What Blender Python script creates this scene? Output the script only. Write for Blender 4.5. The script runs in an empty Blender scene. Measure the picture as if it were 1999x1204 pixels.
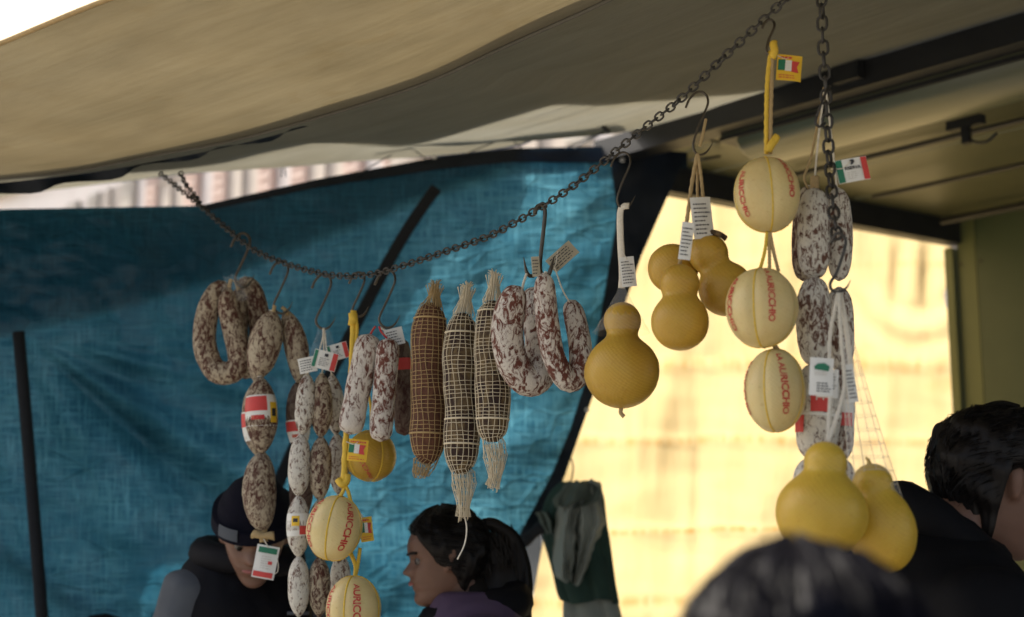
import bpy, bmesh, math, random
from mathutils import Vector, Matrix, noise
random.seed(7)
SC = bpy.context.scene
COL = SC.collection
rad = math.radians

# ------------------------------------------------------------------ camera, sky, sun, exposure
CAMZ, PITCH, FPX, CX, CY = 1.55, rad(10), 2776.4, 999.5, 602.0
cam = bpy.data.cameras.new('camera'); cam.lens = 50; cam.sensor_width = 36
cam.clip_start = 0.05; cam.clip_end = 2000
cam.dof.use_dof = True; cam.dof.focus_distance = 2.75; cam.dof.aperture_fstop = 2.8
co = bpy.data.objects.new('camera', cam); COL.objects.link(co)
co.location = (0, 0, CAMZ); co.rotation_euler = (rad(90) + PITCH, 0, 0)
SC.camera = co
SUN_H = Vector((-0.83, 0.56, 0)).normalized(); SUN_EL = rad(47)
SUN_DIR = Vector((SUN_H.x * math.cos(SUN_EL), SUN_H.y * math.cos(SUN_EL), math.sin(SUN_EL)))
w = bpy.data.worlds.new('World'); SC.world = w; w.use_nodes = True
nt = w.node_tree; nt.nodes.clear()
sky = nt.nodes.new('ShaderNodeTexSky'); sky.sky_type = 'NISHITA'; sky.sun_disc = False; sky.dust_density = 5.0; sky.ozone_density = 0.6
sky.sun_elevation = SUN_EL; sky.sun_rotation = math.atan2(SUN_H.x, SUN_H.y)
bg = nt.nodes.new('ShaderNodeBackground'); bg.inputs['Strength'].default_value = 0.135
wo = nt.nodes.new('ShaderNodeOutputWorld')
nt.links.new(sky.outputs[0], bg.inputs[0]); nt.links.new(bg.outputs[0], wo.inputs[0])
sl = bpy.data.lights.new('sun', 'SUN'); sl.energy = 4.6; sl.angle = rad(0.5); sl.color = (1, 0.93, 0.80)
so = bpy.data.objects.new('sun', sl); COL.objects.link(so); so.location = (-6, 5, 9)
so.rotation_euler = SUN_DIR.to_track_quat('Z', 'Y').to_euler()
SC.view_settings.view_transform = 'Standard'; SC.view_settings.look = 'None'
SC.view_settings.exposure = 0.95; SC.view_settings.gamma = 1.0

# ------------------------------------------------------------------ placing
def ray(px, py):
    u = (px - CX) / FPX; v = (CY - py) / FPX
    c, s = math.cos(PITCH), math.sin(PITCH)
    return Vector((u, c - v * s, s + v * c))
def P(px, py, Y):
    d = ray(px, py); return Vector((0, 0, CAMZ)) + d * (Y / d.y)
def Pz(px, py, z):
    d = ray(px, py); return Vector((0, 0, CAMZ)) + d * ((z - CAMZ) / d.z)
def mpp(Y): return Y / 0.985 / FPX
AX = Vector((0.67, -0.74, 0)).normalized()        # along the stall front, towards near right
def chY(px):                                       # distance of the hanging row
    r = (px - CX) / FPX
    t = (r * 3.2 + 0.415) / (0.67 + 0.74 * r)
    return 3.2 - 0.74 * t

# ------------------------------------------------------------------ mesh builder
def catmull(pts, n):
    pts = [Vector(p) for p in pts]
    if len(pts) < 3:
        return [pts[0].lerp(pts[-1], i / (n - 1)) for i in range(n)]
    q = [pts[0] * 2 - pts[1]] + pts + [pts[-1] * 2 - pts[-2]]
    fine = []
    for i in range(1, len(q) - 2):
        for k in range(16):
            t = k / 16; a, b, c, d = q[i-1], q[i], q[i+1], q[i+2]
            fine.append(0.5 * ((2*b) + (c-a)*t + (2*a-5*b+4*c-d)*t*t + (3*b-a-3*c+d)*t**3))
    fine.append(pts[-1])
    L = [0]
    for i in range(1, len(fine)): L.append(L[-1] + (fine[i]-fine[i-1]).length)
    out = []; j = 0
    for i in range(n):
        s = L[-1] * i / (n - 1)
        while j < len(L) - 2 and L[j+1] < s: j += 1
        t = 0 if L[j+1] == L[j] else (s - L[j]) / (L[j+1] - L[j])
        out.append(fine[j].lerp(fine[j+1], max(0, min(1, t))))
    return out

ORG = {}
class MB:
    def __init__(s): s.v = []; s.f = []; s.m = []; s.uv = None
    def add(s, vs, fs, m=0):
        o = len(s.v); s.v += [Vector(p) for p in vs]
        for f in fs: s.f.append(tuple(i + o for i in f)); s.m.append(m)
    def tube(s, pts, r, seg=8, caps=True, m=0, disp=None, closed=False, flat=None, up=None):
        n = len(pts); vs = []; fs = []
        rr = r if callable(r) else (lambda t: r)
        tang = []
        for i in range(n):
            a = pts[(i-1) % n] if (closed or i > 0) else pts[i]
            b = pts[(i+1) % n] if (closed or i < n-1) else pts[i]
            d = (b - a); tang.append(d.normalized() if d.length > 1e-9 else Vector((0, 0, 1)))
        nv = up.copy() if up else Vector((0, -1, 0))
        if abs(nv.dot(tang[0])) > 0.95: nv = Vector((1, 0, 0))
        for i in range(n):
            t = tang[i]; nv = (nv - t * nv.dot(t)).normalized(); b = t.cross(nv)
            u = i / max(1, n - 1); R = rr(u)
            for k in range(seg):
                ph = 2*math.pi*k/seg
                q = R * (disp(u, ph, pts[i]) if disp else 1)
                ca, sa = math.cos(ph), math.sin(ph)
                if flat: ca *= flat[0]; sa *= flat[1]
                vs.append(pts[i] + (nv * ca + b * sa) * q)
        last = n if closed else n - 1
        for i in range(last):
            for k in range(seg):
                i2 = (i+1) % n; k2 = (k+1) % seg
                fs.append((i*seg+k, i2*seg+k, i2*seg+k2, i*seg+k2))
        if caps and not closed:
            vs.append(pts[0].copy()); vs.append(pts[-1].copy()); a = n*seg
            for k in range(seg):
                fs.append((a, k, (k+1) % seg)); fs.append((a+1, (n-1)*seg+(k+1) % seg, (n-1)*seg+k))
        s.add(vs, fs, m); return s
    def grid(s, G, m=0, wrap=False):
        nr = len(G); nc = len(G[0]); vs = [p for row in G for p in row]; fs = []
        for i in range(nr-1):
            for j in range(nc if wrap else nc-1):
                j2 = (j+1) % nc
                fs.append((i*nc+j, i*nc+j2, (i+1)*nc+j2, (i+1)*nc+j))
        s.add(vs, fs, m); return s
    def box(s, c, x, y, z, m=0):          # half-axis vectors
        c = Vector(c); vs = [c + x*a + y*b + z*d for a in (-1, 1) for b in (-1, 1) for d in (-1, 1)]
        s.add(vs, [(0,1,3,2),(4,6,7,5),(0,4,5,1),(2,3,7,6),(0,2,6,4),(1,5,7,3)], m); return s
    def bx(s, c, sx, sy, sz, m=0):
        return s.box(c, Vector((sx/2,0,0)), Vector((0,sy/2,0)), Vector((0,0,sz/2)), m)
    def build(s, name, mats, parent=None, smooth=True, origin=None):
        if not isinstance(mats, (list, tuple)): mats = [mats]
        if parent is not None: org = ORG[parent.name]
        elif origin is not None: org = Vector(origin)
        else:
            lo = Vector((min(p.x for p in s.v), min(p.y for p in s.v), min(p.z for p in s.v)))
            hi = Vector((max(p.x for p in s.v), max(p.y for p in s.v), max(p.z for p in s.v)))
            org = Vector(((lo.x+hi.x)/2, (lo.y+hi.y)/2, lo.z))
        me = bpy.data.meshes.new(name)
        me.from_pydata([p - org for p in s.v], [], s.f)
        for m in mats: me.materials.append(m)
        me.polygons.foreach_set('material_index', s.m)
        me.polygons.foreach_set('use_smooth', [smooth]*len(s.f))
        if s.uv:
            l = me.uv_layers.new(name='UVMap')
            for lp in me.loops: l.data[lp.index].uv = s.uv[lp.vertex_index]
        me.update()
        bm = bmesh.new(); bm.from_mesh(me); bmesh.ops.recalc_face_normals(bm, faces=bm.faces); bm.to_mesh(me); bm.free()
        o = bpy.data.objects.new(name, me); COL.objects.link(o)
        if parent is not None: o.parent = parent
        else: o.location = org
        ORG[o.name] = org
        return o
def thing(name, label, cat, loc, group=None):
    o = bpy.data.objects.new(name, None); COL.objects.link(o); o.location = loc
    o.empty_display_size = 0.05; ORG[o.name] = Vector(loc)
    return tag_(o, label, cat, group)
def tag_(o, label, cat, group=None):
    o['label'] = label; o['category'] = cat
    if group: o['group'] = group
    return o
def struct(o, kind='structure'): o['kind'] = kind; return o

# ------------------------------------------------------------------ materials
class NT:
    def __init__(s, name):
        s.mat = bpy.data.materials.new(name); s.mat.use_nodes = True; s.t = s.mat.node_tree
        s.t.nodes.clear(); s.out = s.n('ShaderNodeOutputMaterial')
    def n(s, typ, **kw):
        x = s.t.nodes.new(typ)
        for k, v in kw.items():
            if k.startswith('_'): setattr(x, k[1:], v)
            else:
                key = k.replace('__', ' ')
                inp = x.inputs[int(key[1:])] if key[0] == 'i' and key[1:].isdigit() else x.inputs[key]
                if hasattr(v, 'is_linked') or isinstance(v, bpy.types.NodeSocket): s.t.links.new(v, inp)
                else: inp.default_value = v
        return x
    def ramp(s, fac, stops):
        r = s.n('ShaderNodeValToRGB', i0=fac); e = r.color_ramp.elements
        while len(e) < len(stops): e.new(0.5)
        for k, (p, c) in enumerate(stops):
            e[k].position = p; e[k].color = (*c, 1) if len(c) == 3 else c
        return r.outputs[0]
    def mix(s, fac, a, b, typ='MIX'):
        m = s.t.nodes.new('ShaderNodeMix'); m.data_type = 'RGBA'; m.blend_type = typ
        for i, v in ((0, fac), (6, a), (7, b)):
            if isinstance(v, bpy.types.NodeSocket): s.t.links.new(v, m.inputs[i])
            elif i == 0: m.inputs[0].default_value = v
            else: m.inputs[i].default_value = (*v, 1)
        return m.outputs[2]
    def math(s, op, a, b=0.0, clamp=False):
        m = s.t.nodes.new('ShaderNodeMath'); m.operation = op; m.use_clamp = clamp
        for i, v in ((0, a), (1, b)):
            if isinstance(v, bpy.types.NodeSocket): s.t.links.new(v, m.inputs[i])
            else: m.inputs[i].default_value = v
        return m.outputs[0]
    def vec(s, src='Object', scale=(1, 1, 1), rnd=False, rot=(0, 0, 0)):
        tc = s.n('ShaderNodeTexCoord'); o = tc.outputs[src]
        if rnd:
            oi = s.n('ShaderNodeObjectInfo'); k = s.math('MULTIPLY', oi.outputs['Random'], 37.0)
            v = s.t.nodes.new('ShaderNodeVectorMath'); v.operation = 'ADD'
            s.t.links.new(o, v.inputs[0]); s.t.links.new(k, v.inputs[1]); o = v.outputs[0]
        mp = s.n('ShaderNodeMapping', Vector=o, Scale=scale, Rotation=rot)
        return mp.outputs[0]
    def noise(s, v, sc, det=4, dist=0.0, rough=0.55):
        return s.n('ShaderNodeTexNoise', Vector=v, Scale=sc, Detail=det, Distortion=dist, Roughness=rough).outputs[0]
    def bump(s, h, st=0.3, d=0.005):
        return s.n('ShaderNodeBump', Height=h, Strength=st, Distance=d).outputs[0]
    def bsdf(s, col, rough=0.6, normal=None, metal=0.0, spec=0.5, **kw):
        b = s.n('ShaderNodeBsdfPrincipled', Roughness=rough, Metallic=metal)
        b.inputs['Specular IOR Level'].default_value = spec
        if isinstance(col, bpy.types.NodeSocket): s.t.links.new(col, b.inputs['Base Color'])
        else: b.inputs['Base Color'].default_value = (*col, 1)
        if normal is not None: s.t.links.new(normal, b.inputs['Normal'])
        for k, v in kw.items(): b.inputs[k.replace('__', ' ')].default_value = v
        s.t.links.new(b.outputs[0], s.out.inputs[0]); return s.mat

def plain(name, col, rough=0.6, var=0.25, vs=30, bs=120, bst=0.15, metal=0.0, spec=0.4, **kw):
    t = NT(name); v = t.vec('Object', rnd=True)
    n = t.noise(v, vs, 5)
    c = t.mix(n, tuple(x*(1-var) for x in col), tuple(min(1, x*(1+var)) for x in col))
    return t.bsdf(c, rough, t.bump(t.noise(v, bs, 3), bst, 0.002), metal, spec, **kw)

def sheet_mat(name, colf, transf, spec=0.03, rough=0.5, bumpf=None):
    """diffuse + translucent cloth; colf(t)-> (reflect colour, transmit colour), transf mixing factor"""
    t = NT(name); dc, tc_, nm = colf(t)
    def setc(nd, c):
        if isinstance(c, bpy.types.NodeSocket): t.t.links.new(c, nd.inputs[0])
        else: nd.inputs[0].default_value = (*c, 1)
        if nm is not None: t.t.links.new(nm, nd.inputs['Normal'])
    d = t.n('ShaderNodeBsdfDiffuse'); setc(d, dc)
    tr = t.n('ShaderNodeBsdfTranslucent'); setc(tr, tc_)
    m = t.n('ShaderNodeMixShader', i0=transf); t.t.links.new(d.outputs[0], m.inputs[1]); t.t.links.new(tr.outputs[0], m.inputs[2])
    g = t.n('ShaderNodeBsdfGlossy', Roughness=rough)
    m2 = t.n('ShaderNodeMixShader', i0=spec); t.t.links.new(m.outputs[0], m2.inputs[1]); t.t.links.new(g.outputs[0], m2.inputs[2])
    t.t.links.new(m2.outputs[0], t.out.inputs[0]); return t.mat

def tarp_cols(t):
    a = t.vec('UV', (120, 7, 1), rot=(0, 0, 0.16)); b = t.vec('UV', (6, 130, 1), rot=(0, 0, -0.14))
    na = t.noise(a, 2.2, 5, 0.35); nb = t.noise(b, 2.2, 5, 0.35)
    mxx = t.math('MAXIMUM', na, nb); big = t.noise(t.vec('UV'), 2.6, 4, 0.6)
    k = t.math('MULTIPLY', t.math('SUBTRACT', mxx, 0.45), 4.4, True)
    k = t.math('MULTIPLY', k, t.math('MULTIPLY', t.math('SUBTRACT', big, 0.30), 2.6, True), True)
    tr = t.mix(k, (0.020, 0.098, 0.150), (0.14, 0.36, 0.45))
    cr = t.noise(t.vec('UV', (1, 1, 1), rot=(0, 0, 0.5)), 9, 5, 1.2)
    tr = t.mix(t.math('MULTIPLY', t.math('SUBTRACT', cr, 0.42), 2.2, True), t.mix(1.0, tr, (0.58, 0.66, 0.72), 'MULTIPLY'), tr)
    cr2 = t.n('ShaderNodeTexVoronoi', Vector=t.vec('UV', (1, 1.6, 1), rot=(0, 0, 0.4)), Scale=16, _feature='DISTANCE_TO_EDGE').outputs[0]
    n2 = t.math('ADD', t.math('MULTIPLY', na, 0.5), t.math('ADD', nb, t.math('ADD', t.math('MULTIPLY', cr, 1.6), t.math('MULTIPLY', t.math('MINIMUM', cr2, 0.12), 6.0))))
    return t.mix(k, (0.015, 0.10, 0.17), (0.03, 0.20, 0.30)), tr, t.bump(n2, 0.65, 0.01)
M = {}
M['tarp'] = sheet_mat('blue_tarp_weave', tarp_cols, 0.55, 0.02, 0.4)
def cream_cols(base, tr, sx, sy, dark):
    def f(t):
        n = t.noise(t.vec('UV', (sx, sy, 1)), 3, 6, 0.4); n2 = t.noise(t.vec('UV'), 1.4, 4, 0.8)
        k = t.math('MULTIPLY', t.math('SUBTRACT', n, 0.3), 2.0, True)
        c = t.mix(k, tuple(x*dark for x in tr), tr); c = t.mix(t.math('MULTIPLY', t.math('SUBTRACT', n2, 0.35), 2.2, True), t.mix(1.0, c, (0.80, 0.76, 0.68), 'MULTIPLY'), c)
        wv = t.noise(t.vec('UV', (sx, sy, 1)), 30, 3); st = t.noise(t.vec('UV', (1.6, 42, 1), rot=(0, 0, 0.03)), 2.2, 4, 0.3); bl = t.noise(t.vec('UV', (1, 2.2, 1)), 4.5, 5, 1.0)
        c = t.mix(t.math('MULTIPLY', t.math('SUBTRACT', st, 0.36), 3.0, True), t.mix(1.0, c, (0.84, 0.82, 0.78), 'MULTIPLY'), c)
        c = t.mix(t.math('MULTIPLY', t.math('SUBTRACT', bl, 0.58), 5.0, True), c, t.mix(1.0, c, (0.86, 0.80, 0.70), 'MULTIPLY'))
        return t.mix(k, tuple(x*dark for x in base), base), c, t.bump(t.math('ADD', n, t.math('MULTIPLY', wv, 0.2)), 0.35, 0.02)
    return f
M['awning'] = sheet_mat('cream_awning_canvas', cream_cols((0.205, 0.183, 0.128), (0.285, 0.235, 0.138), 0.9, 4.0, 0.74), 0.32, 0.01, 0.6)
M['roof'] = sheet_mat('grey_roof_canvas', cream_cols((0.29, 0.285, 0.225), (0.42, 0.41, 0.34), 1, 4, 0.8), 0.30, 0.02, 0.5)
def yellow_cols(t):
    uv = t.vec('UV'); n = t.noise(uv, 5, 6, 1.0); n2 = t.noise(t.vec('UV', (9, 1.3, 1)), 2.2, 5, 0.6); n3 = t.noise(uv, 2.1, 3, 0.4)
    sp = t.n('ShaderNodeSeparateXYZ', i0=uv); v = sp.outputs[1]; u = sp.outputs[0]
    c = t.mix(t.math('MULTIPLY', t.math('SUBTRACT', n2, 0.35), 2.2, True), (0.545, 0.425, 0.215), (0.585, 0.470, 0.260))
    c = t.mix(t.math('MULTIPLY', t.math('SUBTRACT', n, 0.60), 3.0, True), c, (0.53, 0.33, 0.11))
    wob = t.math('MULTIPLY', t.math('SUBTRACT', n3, 0.5), 0.05)
    br = t.noise(t.vec('UV', (22, 3, 1)), 3, 4)
    for y, wd, amt in ((-0.71, 0.022, 0.5), (-0.86, 0.014, 0.55), (-1.035, 0.009, 0.85), (-1.17, 0.016, 0.6), (-0.52, 0.012, 0.25)):
        d = t.math('ABSOLUTE', t.math('ADD', t.math('SUBTRACT', v, y), wob))
        k = t.math('SUBTRACT', 1.0, t.math('DIVIDE', d, wd), True)
        k = t.math('MULTIPLY', k, t.math('MULTIPLY', t.math('SUBTRACT', br, 0.36), 4.5*amt, True), True)
        c = t.mix(k, c, (0.44, 0.25, 0.07))
    bp = t.math('ADD', n2, t.math('MULTIPLY', n, 0.4))
    return (0.62, 0.52, 0.28), c, t.bump(bp, 0.4, 0.02)
M['yellow'] = sheet_mat('yellow_canvas', yellow_cols, 0.72, 0.01, 0.6)
def hemc(t):
    n = t.noise(t.vec('UV', (30, 4, 1)), 3, 4); return t.mix(n, (0.004, 0.007, 0.011), (0.012, 0.018, 0.026)), (0.003, 0.010, 0.018), t.bump(n, 0.4, 0.01)
M['hem'] = sheet_mat('black_hem', hemc, 0.25, 0.02, 0.5)

def salami(name, mould, meat, lo, hi, sc=55):
    t = NT(name); v = t.vec('Object', (1, 1, 0.55), rnd=True)
    n = t.noise(v, sc*1.08, 7, 1.1, 0.66); b = t.noise(v, sc*0.25, 3, 0.3); f = t.noise(v, sc*4.5, 3)
    h = t.math('ADD', t.math('MULTIPLY', n, 0.72), t.math('ADD', t.math('MULTIPLY', b, 0.20), t.math('MULTIPLY', f, 0.10)))
    mc = t.mix(f, tuple(x*0.72 for x in mould), mould)
    me = t.mix(b, tuple(x*0.55 for x in meat), tuple(x*1.5 for x in meat))
    oi = t.n('ShaderNodeObjectInfo'); h = t.math('ADD', h, t.math('MULTIPLY', t.math('SUBTRACT', oi.outputs['Random'], 0.45), 0.04))
    k = t.ramp(h, [(lo, (0, 0, 0)), (hi, (1, 1, 1))])
    c = t.mix(k, mc, me)
    return t.bsdf(c, 0.72, t.bump(t.math('SUBTRACT', t.math('MULTIPLY', f, 0.5), n), 0.45, 0.006), 0, 0.3)
M['sal_white'] = salami('white_moulded_salami', (0.70, 0.64, 0.55), (0.12, 0.036, 0.022), 0.480, 0.56, 80)
M['sal_tan'] = salami('tan_moulded_salami', (0.50, 0.42, 0.295), (0.075, 0.026, 0.016), 0.465, 0.565, 95)
M['sal_grey'] = salami('grey_moulded_salami', (0.72, 0.68, 0.58), (0.11, 0.05, 0.032), 0.50, 0.585, 110)
M['sal_dark'] = salami('dark_salami', (0.20, 0.15, 0.11), (0.05, 0.018, 0.014), 0.42, 0.6, 80)

def cheese(name, a, b, rough=0.40, net=0.6):
    t = NT(name); v = t.vec('Object', rnd=True); n = t.noise(v, 14, 5, 0.5)
    ck = t.n('ShaderNodeTexWave', Vector=t.vec('Object', rot=(0, 0.9, 0.5)), Scale=62, Distortion=2.5).outputs[1]
    ck2 = t.n('ShaderNodeTexWave', Vector=t.vec('Object', rot=(0, -0.9, 0.5)), Scale=62, Distortion=2.5).outputs[1]
    f = t.noise(v, 160, 3)
    h = t.math('ADD', t.math('MULTIPLY', t.math('ADD', ck, ck2), 0.7*net), f)
    mx = t.math('MULTIPLY', t.math('SUBTRACT', t.math('MAXIMUM', ck, ck2), 0.75), 0.9*net, True); big = t.noise(v, 5, 4, 0.8)
    c = t.mix(n, a, b); c = t.mix(t.math('MULTIPLY', t.math('SUBTRACT', big, 0.45), 2.5, True), c, t.mix(1.0, c, (0.80, 0.72, 0.60), 'MULTIPLY')); c = t.mix(mx, c, t.mix(1.0, c, (0.80, 0.76, 0.70), 'MULTIPLY')); c = t.mix(t.math('MULTIPLY', t.math('SUBTRACT', f, 0.60), 4, True), c, t.mix(1.0, c, (0.75, 0.65, 0.5), 'MULTIPLY'))
    return t.bsdf(c, rough, t.bump(h, 0.30, 0.0016), 0, 0.4, Subsurface__Weight=0.12, Subsurface__Scale=0.01)
M['cacio'] = cheese('smoked_cheese_rind', (0.44, 0.265, 0.030), (0.58, 0.365, 0.050))
M['cacio_y'] = cheese('golden_cheese_rind', (0.52, 0.34, 0.034), (0.63, 0.43, 0.055))
M['cacio_b'] = cheese('brown_cheese_rind', (0.44, 0.255, 0.030), (0.56, 0.345, 0.046))
M['prov'] = cheese('pale_cheese_wax', (0.61, 0.475, 0.19), (0.74, 0.605, 0.30), 0.38, 0.25)
M['cord_y'] = plain('yellow_cord', (0.70, 0.46, 0.045), 0.6, 0.25, 200, 500, 0.5)
M['cord_tan'] = plain('tan_cord', (0.42, 0.30, 0.14), 0.7, 0.3, 200, 500, 0.5)
M['string'] = plain('white_string', (0.70, 0.64, 0.52), 0.7, 0.2, 200, 500, 0.4)
M['net'] = plain('net_thread', (0.66, 0.57, 0.40), 0.8, 0.25, 40, 600, 0.4)
M['net_tan'] = plain('net_thread_tan', (0.42, 0.29, 0.13), 0.8, 0.3, 40, 600, 0.4)
M['meat_red'] = salami('cured_meat_red', (0.16, 0.065, 0.032), (0.055, 0.018, 0.012), 0.42, 0.62, 40)
M['meat_brown'] = salami('cured_meat_brown', (0.20, 0.135, 0.06), (0.03, 0.014, 0.010), 0.44, 0.56, 28)
def inkm():
    t = NT('red_ink'); v = t.vec('Object', rnd=True); n = t.noise(v, 120, 5, 0.5); b = t.noise(v, 22, 3)
    k = t.math('MULTIPLY', t.math('SUBTRACT', t.math('ADD', t.math('MULTIPLY', n, 0.6), t.math('MULTIPLY', b, 0.4)), 0.47), 4.0, True)
    return t.bsdf(t.mix(k, (0.50, 0.025, 0.03), (0.62, 0.33, 0.17)), 0.5, None, 0, 0.3)
M['red_ink'] = inkm()
M['black_ink'] = plain('black_ink', (0.03, 0.03, 0.035), 0.6, 0.2)
M['paper'] = plain('white_paper', (0.74, 0.73, 0.67), 0.55, 0.10, 25, 200, 0.1)
M['paper_tan'] = plain('tan_paper', (0.42, 0.37, 0.26), 0.6, 0.15, 40, 200, 0.1)
M['t_red'] = plain('red_print', (0.60, 0.06, 0.05), 0.5, 0.12, 60)
M['t_green'] = plain('green_print', (0.02, 0.17, 0.09), 0.5, 0.15, 60)
M['t_yellow'] = plain('yellow_print', (0.80, 0.50, 0.03), 0.5, 0.12, 60)
M['steel'] = plain('hook_steel', (0.10, 0.085, 0.065), 0.34, 0.3, 60, 200, 0.2, 0.9, 0.5)
M['chain'] = plain('dark_chain_steel', (0.07, 0.066, 0.06), 0.5, 0.4, 90, 300, 0.3, 0.7, 0.5)
M['hem2'] = plain('dull_hem', (0.12, 0.11, 0.085), 0.9)
M['sun_block'] = plain('sun_block_grey', (0.10, 0.10, 0.085), 0.9)  # for the sheet added over the roof canvas to hold back sun
M['dark'] = plain('dark_metal_paint', (0.016, 0.017, 0.018), 0.5, 0.4, 12, 100, 0.2)
M['strap'] = plain('black_webbing', (0.008, 0.010, 0.013), 0.9, 0.35, 60, 700, 0.5)
def painted(name, col, stain):
    t = NT(name); v = t.vec('Object'); n = t.noise(v, 2.2, 6, 0.7); g = t.noise(t.vec('Object', (1, 1, 0.2)), 7, 5, 0.3); sc = t.noise(v, 22, 4)
    c = t.mix(t.math('MULTIPLY', t.math('SUBTRACT', n, 0.42), 2.4, True), col, stain)
    c = t.mix(t.math('MULTIPLY', t.math('SUBTRACT', g, 0.55), 3, True), c, tuple(x*0.7 for x in col))
    return t.bsdf(c, 0.42, t.bump(t.math('ADD', n, t.math('MULTIPLY', sc, 0.2)), 0.12, 0.01), 0, 0.5)
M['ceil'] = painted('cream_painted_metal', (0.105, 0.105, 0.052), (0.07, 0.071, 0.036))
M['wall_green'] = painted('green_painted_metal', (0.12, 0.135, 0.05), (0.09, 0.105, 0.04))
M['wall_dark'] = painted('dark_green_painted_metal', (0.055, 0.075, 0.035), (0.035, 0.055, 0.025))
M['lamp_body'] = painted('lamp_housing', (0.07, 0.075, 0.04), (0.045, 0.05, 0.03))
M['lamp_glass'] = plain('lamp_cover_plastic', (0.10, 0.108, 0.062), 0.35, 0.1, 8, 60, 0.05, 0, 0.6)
M['plaster'] = painted('pale_plaster', (0.82, 0.75, 0.69), (0.76, 0.66, 0.60))
M['shutter'] = plain('brown_shutter', (0.56, 0.42, 0.36), 0.6, 0.2, 9)
M['shutter2'] = plain('grey_shutter', (0.50, 0.46, 0.40), 0.6, 0.2, 9)
M['stone'] = plain('stone_trim', (0.52, 0.46, 0.40), 0.8, 0.15, 5)
M['rooftile'] = plain('clay_roof', (0.32, 0.14, 0.09), 0.8, 0.3, 6)
M['glass'] = plain('window_glass', (0.05, 0.06, 0.07), 0.08, 0.1, 3, 5, 0.02, 0, 0.8)
M['curtain'] = plain('pale_window_blind', (0.48, 0.42, 0.36), 0.5, 0.1, 3)
M['skin'] = plain('skin', (0.17, 0.09, 0.06), 0.5, 0.12, 40, 400, 0.12, 0, 0.4, Subsurface__Weight=0.1, Subsurface__Scale=0.01)
M['hair'] = plain('dark_hair', (0.008, 0.006, 0.005), 0.5, 0.4, 60, 300, 0.1, 0, 0.25)
M['hair2'] = plain('blue_black_hair', (0.004, 0.004, 0.007), 0.45, 0.4, 60, 300, 0.1, 0, 0.06)
M['eye'] = plain('eye', (0.10, 0.085, 0.075), 0.25, 0.05)
M['lip'] = plain('lip', (0.30, 0.10, 0.085), 0.4, 0.1)
M['knit'] = plain('black_knit', (0.006, 0.006, 0.012), 0.9, 0.3, 90, 260, 0.7, 0, 0.12)
M['vest'] = plain('black_vest_cloth', (0.006, 0.006, 0.008), 0.7, 0.3, 20, 90, 0.3, 0, 0.12)
M['grey_cloth'] = plain('grey_sleeve_cloth', (0.07, 0.078, 0.09), 0.85, 0.15, 20, 300, 0.4)
M['purple'] = plain('purple_padded_cloth', (0.085, 0.055, 0.105), 0.6, 0.2, 12, 60, 0.3)
M['jacket'] = plain('black_jacket_cloth', (0.004, 0.004, 0.005), 0.75, 0.3, 20, 150, 0.3, 0, 0.12)
M['trouser'] = plain('navy_trouser_cloth', (0.02, 0.024, 0.035), 0.85, 0.2, 20, 300, 0.3)
M['shoe'] = plain('dark_shoe', (0.02, 0.016, 0.013), 0.5, 0.2)
M['coat_grey'] = plain('grey_green_coat_cloth', (0.23, 0.25, 0.215), 0.9, 0.25, 14, 300, 0.4)
M['coat_dull'] = plain('dull_green_coat_cloth', (0.075, 0.095, 0.078), 0.9, 0.3, 14, 300, 0.4)
M['coat_green'] = plain('dark_green_coat_cloth', (0.022, 0.05, 0.037), 0.9, 0.3, 14, 300, 0.4)
M['van'] = plain('white_van_paint', (0.72, 0.72, 0.70), 0.3, 0.05, 4, 20, 0.02, 0, 0.6)
M['rubber'] = plain('tyre_rubber', (0.02, 0.02, 0.02), 0.8, 0.2)
def pavec(t=None):
    t = NT('stone_paving'); v = t.vec('Object', (1, 1, 1))
    b = t.n('ShaderNodeTexBrick', Vector=v, Scale=2.2); b.inputs['Color1'].default_value = (0.30, 0.28, 0.25, 1); b.inputs['Color2'].default_value = (0.24, 0.225, 0.20, 1)
    b.inputs['Mortar'].default_value = (0.13, 0.12, 0.11, 1); b.inputs['Mortar Size'].default_value = 0.012
    n = t.noise(v, 6, 6); c = t.mix(n, t.mix(1.0, b.outputs[0], (0.75, 0.75, 0.75), 'MULTIPLY'), b.outputs[0])
    return t.bsdf(c, 0.8, t.bump(t.math('ADD', n, b.outputs[1]), 0.3, 0.01))
M['pave'] = pavec()
def plasticf():
    t = NT('clear_plastic'); n = t.noise(t.vec('Object'), 90, 4)
    g = t.n('ShaderNodeBsdfPrincipled', Roughness=0.18); g.inputs['Base Color'].default_value = (0.8, 0.82, 0.82, 1)
    t.t.links.new(t.bump(n, 0.5, 0.004), g.inputs['Normal'])
    tr = t.n('ShaderNodeBsdfTransparent'); m = t.n('ShaderNodeMixShader', i0=0.10)
    t.t.links.new(tr.outputs[0], m.inputs[1]); t.t.links.new(g.outputs[0], m.inputs[2]); t.t.links.new(m.outputs[0], t.out.inputs[0]); return t.mat
M['plastic'] = plasticf()

# ------------------------------------------------------------------ the setting: ground, street behind
g = MB(); g.grid([[Vector((-400 + 800*i/8, -400 + 800*j/8, 0)) for i in range(9)] for j in range(9)])
struct(g.build('ground', M['pave'], smooth=False, origin=(0, 0, 0)))

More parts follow.
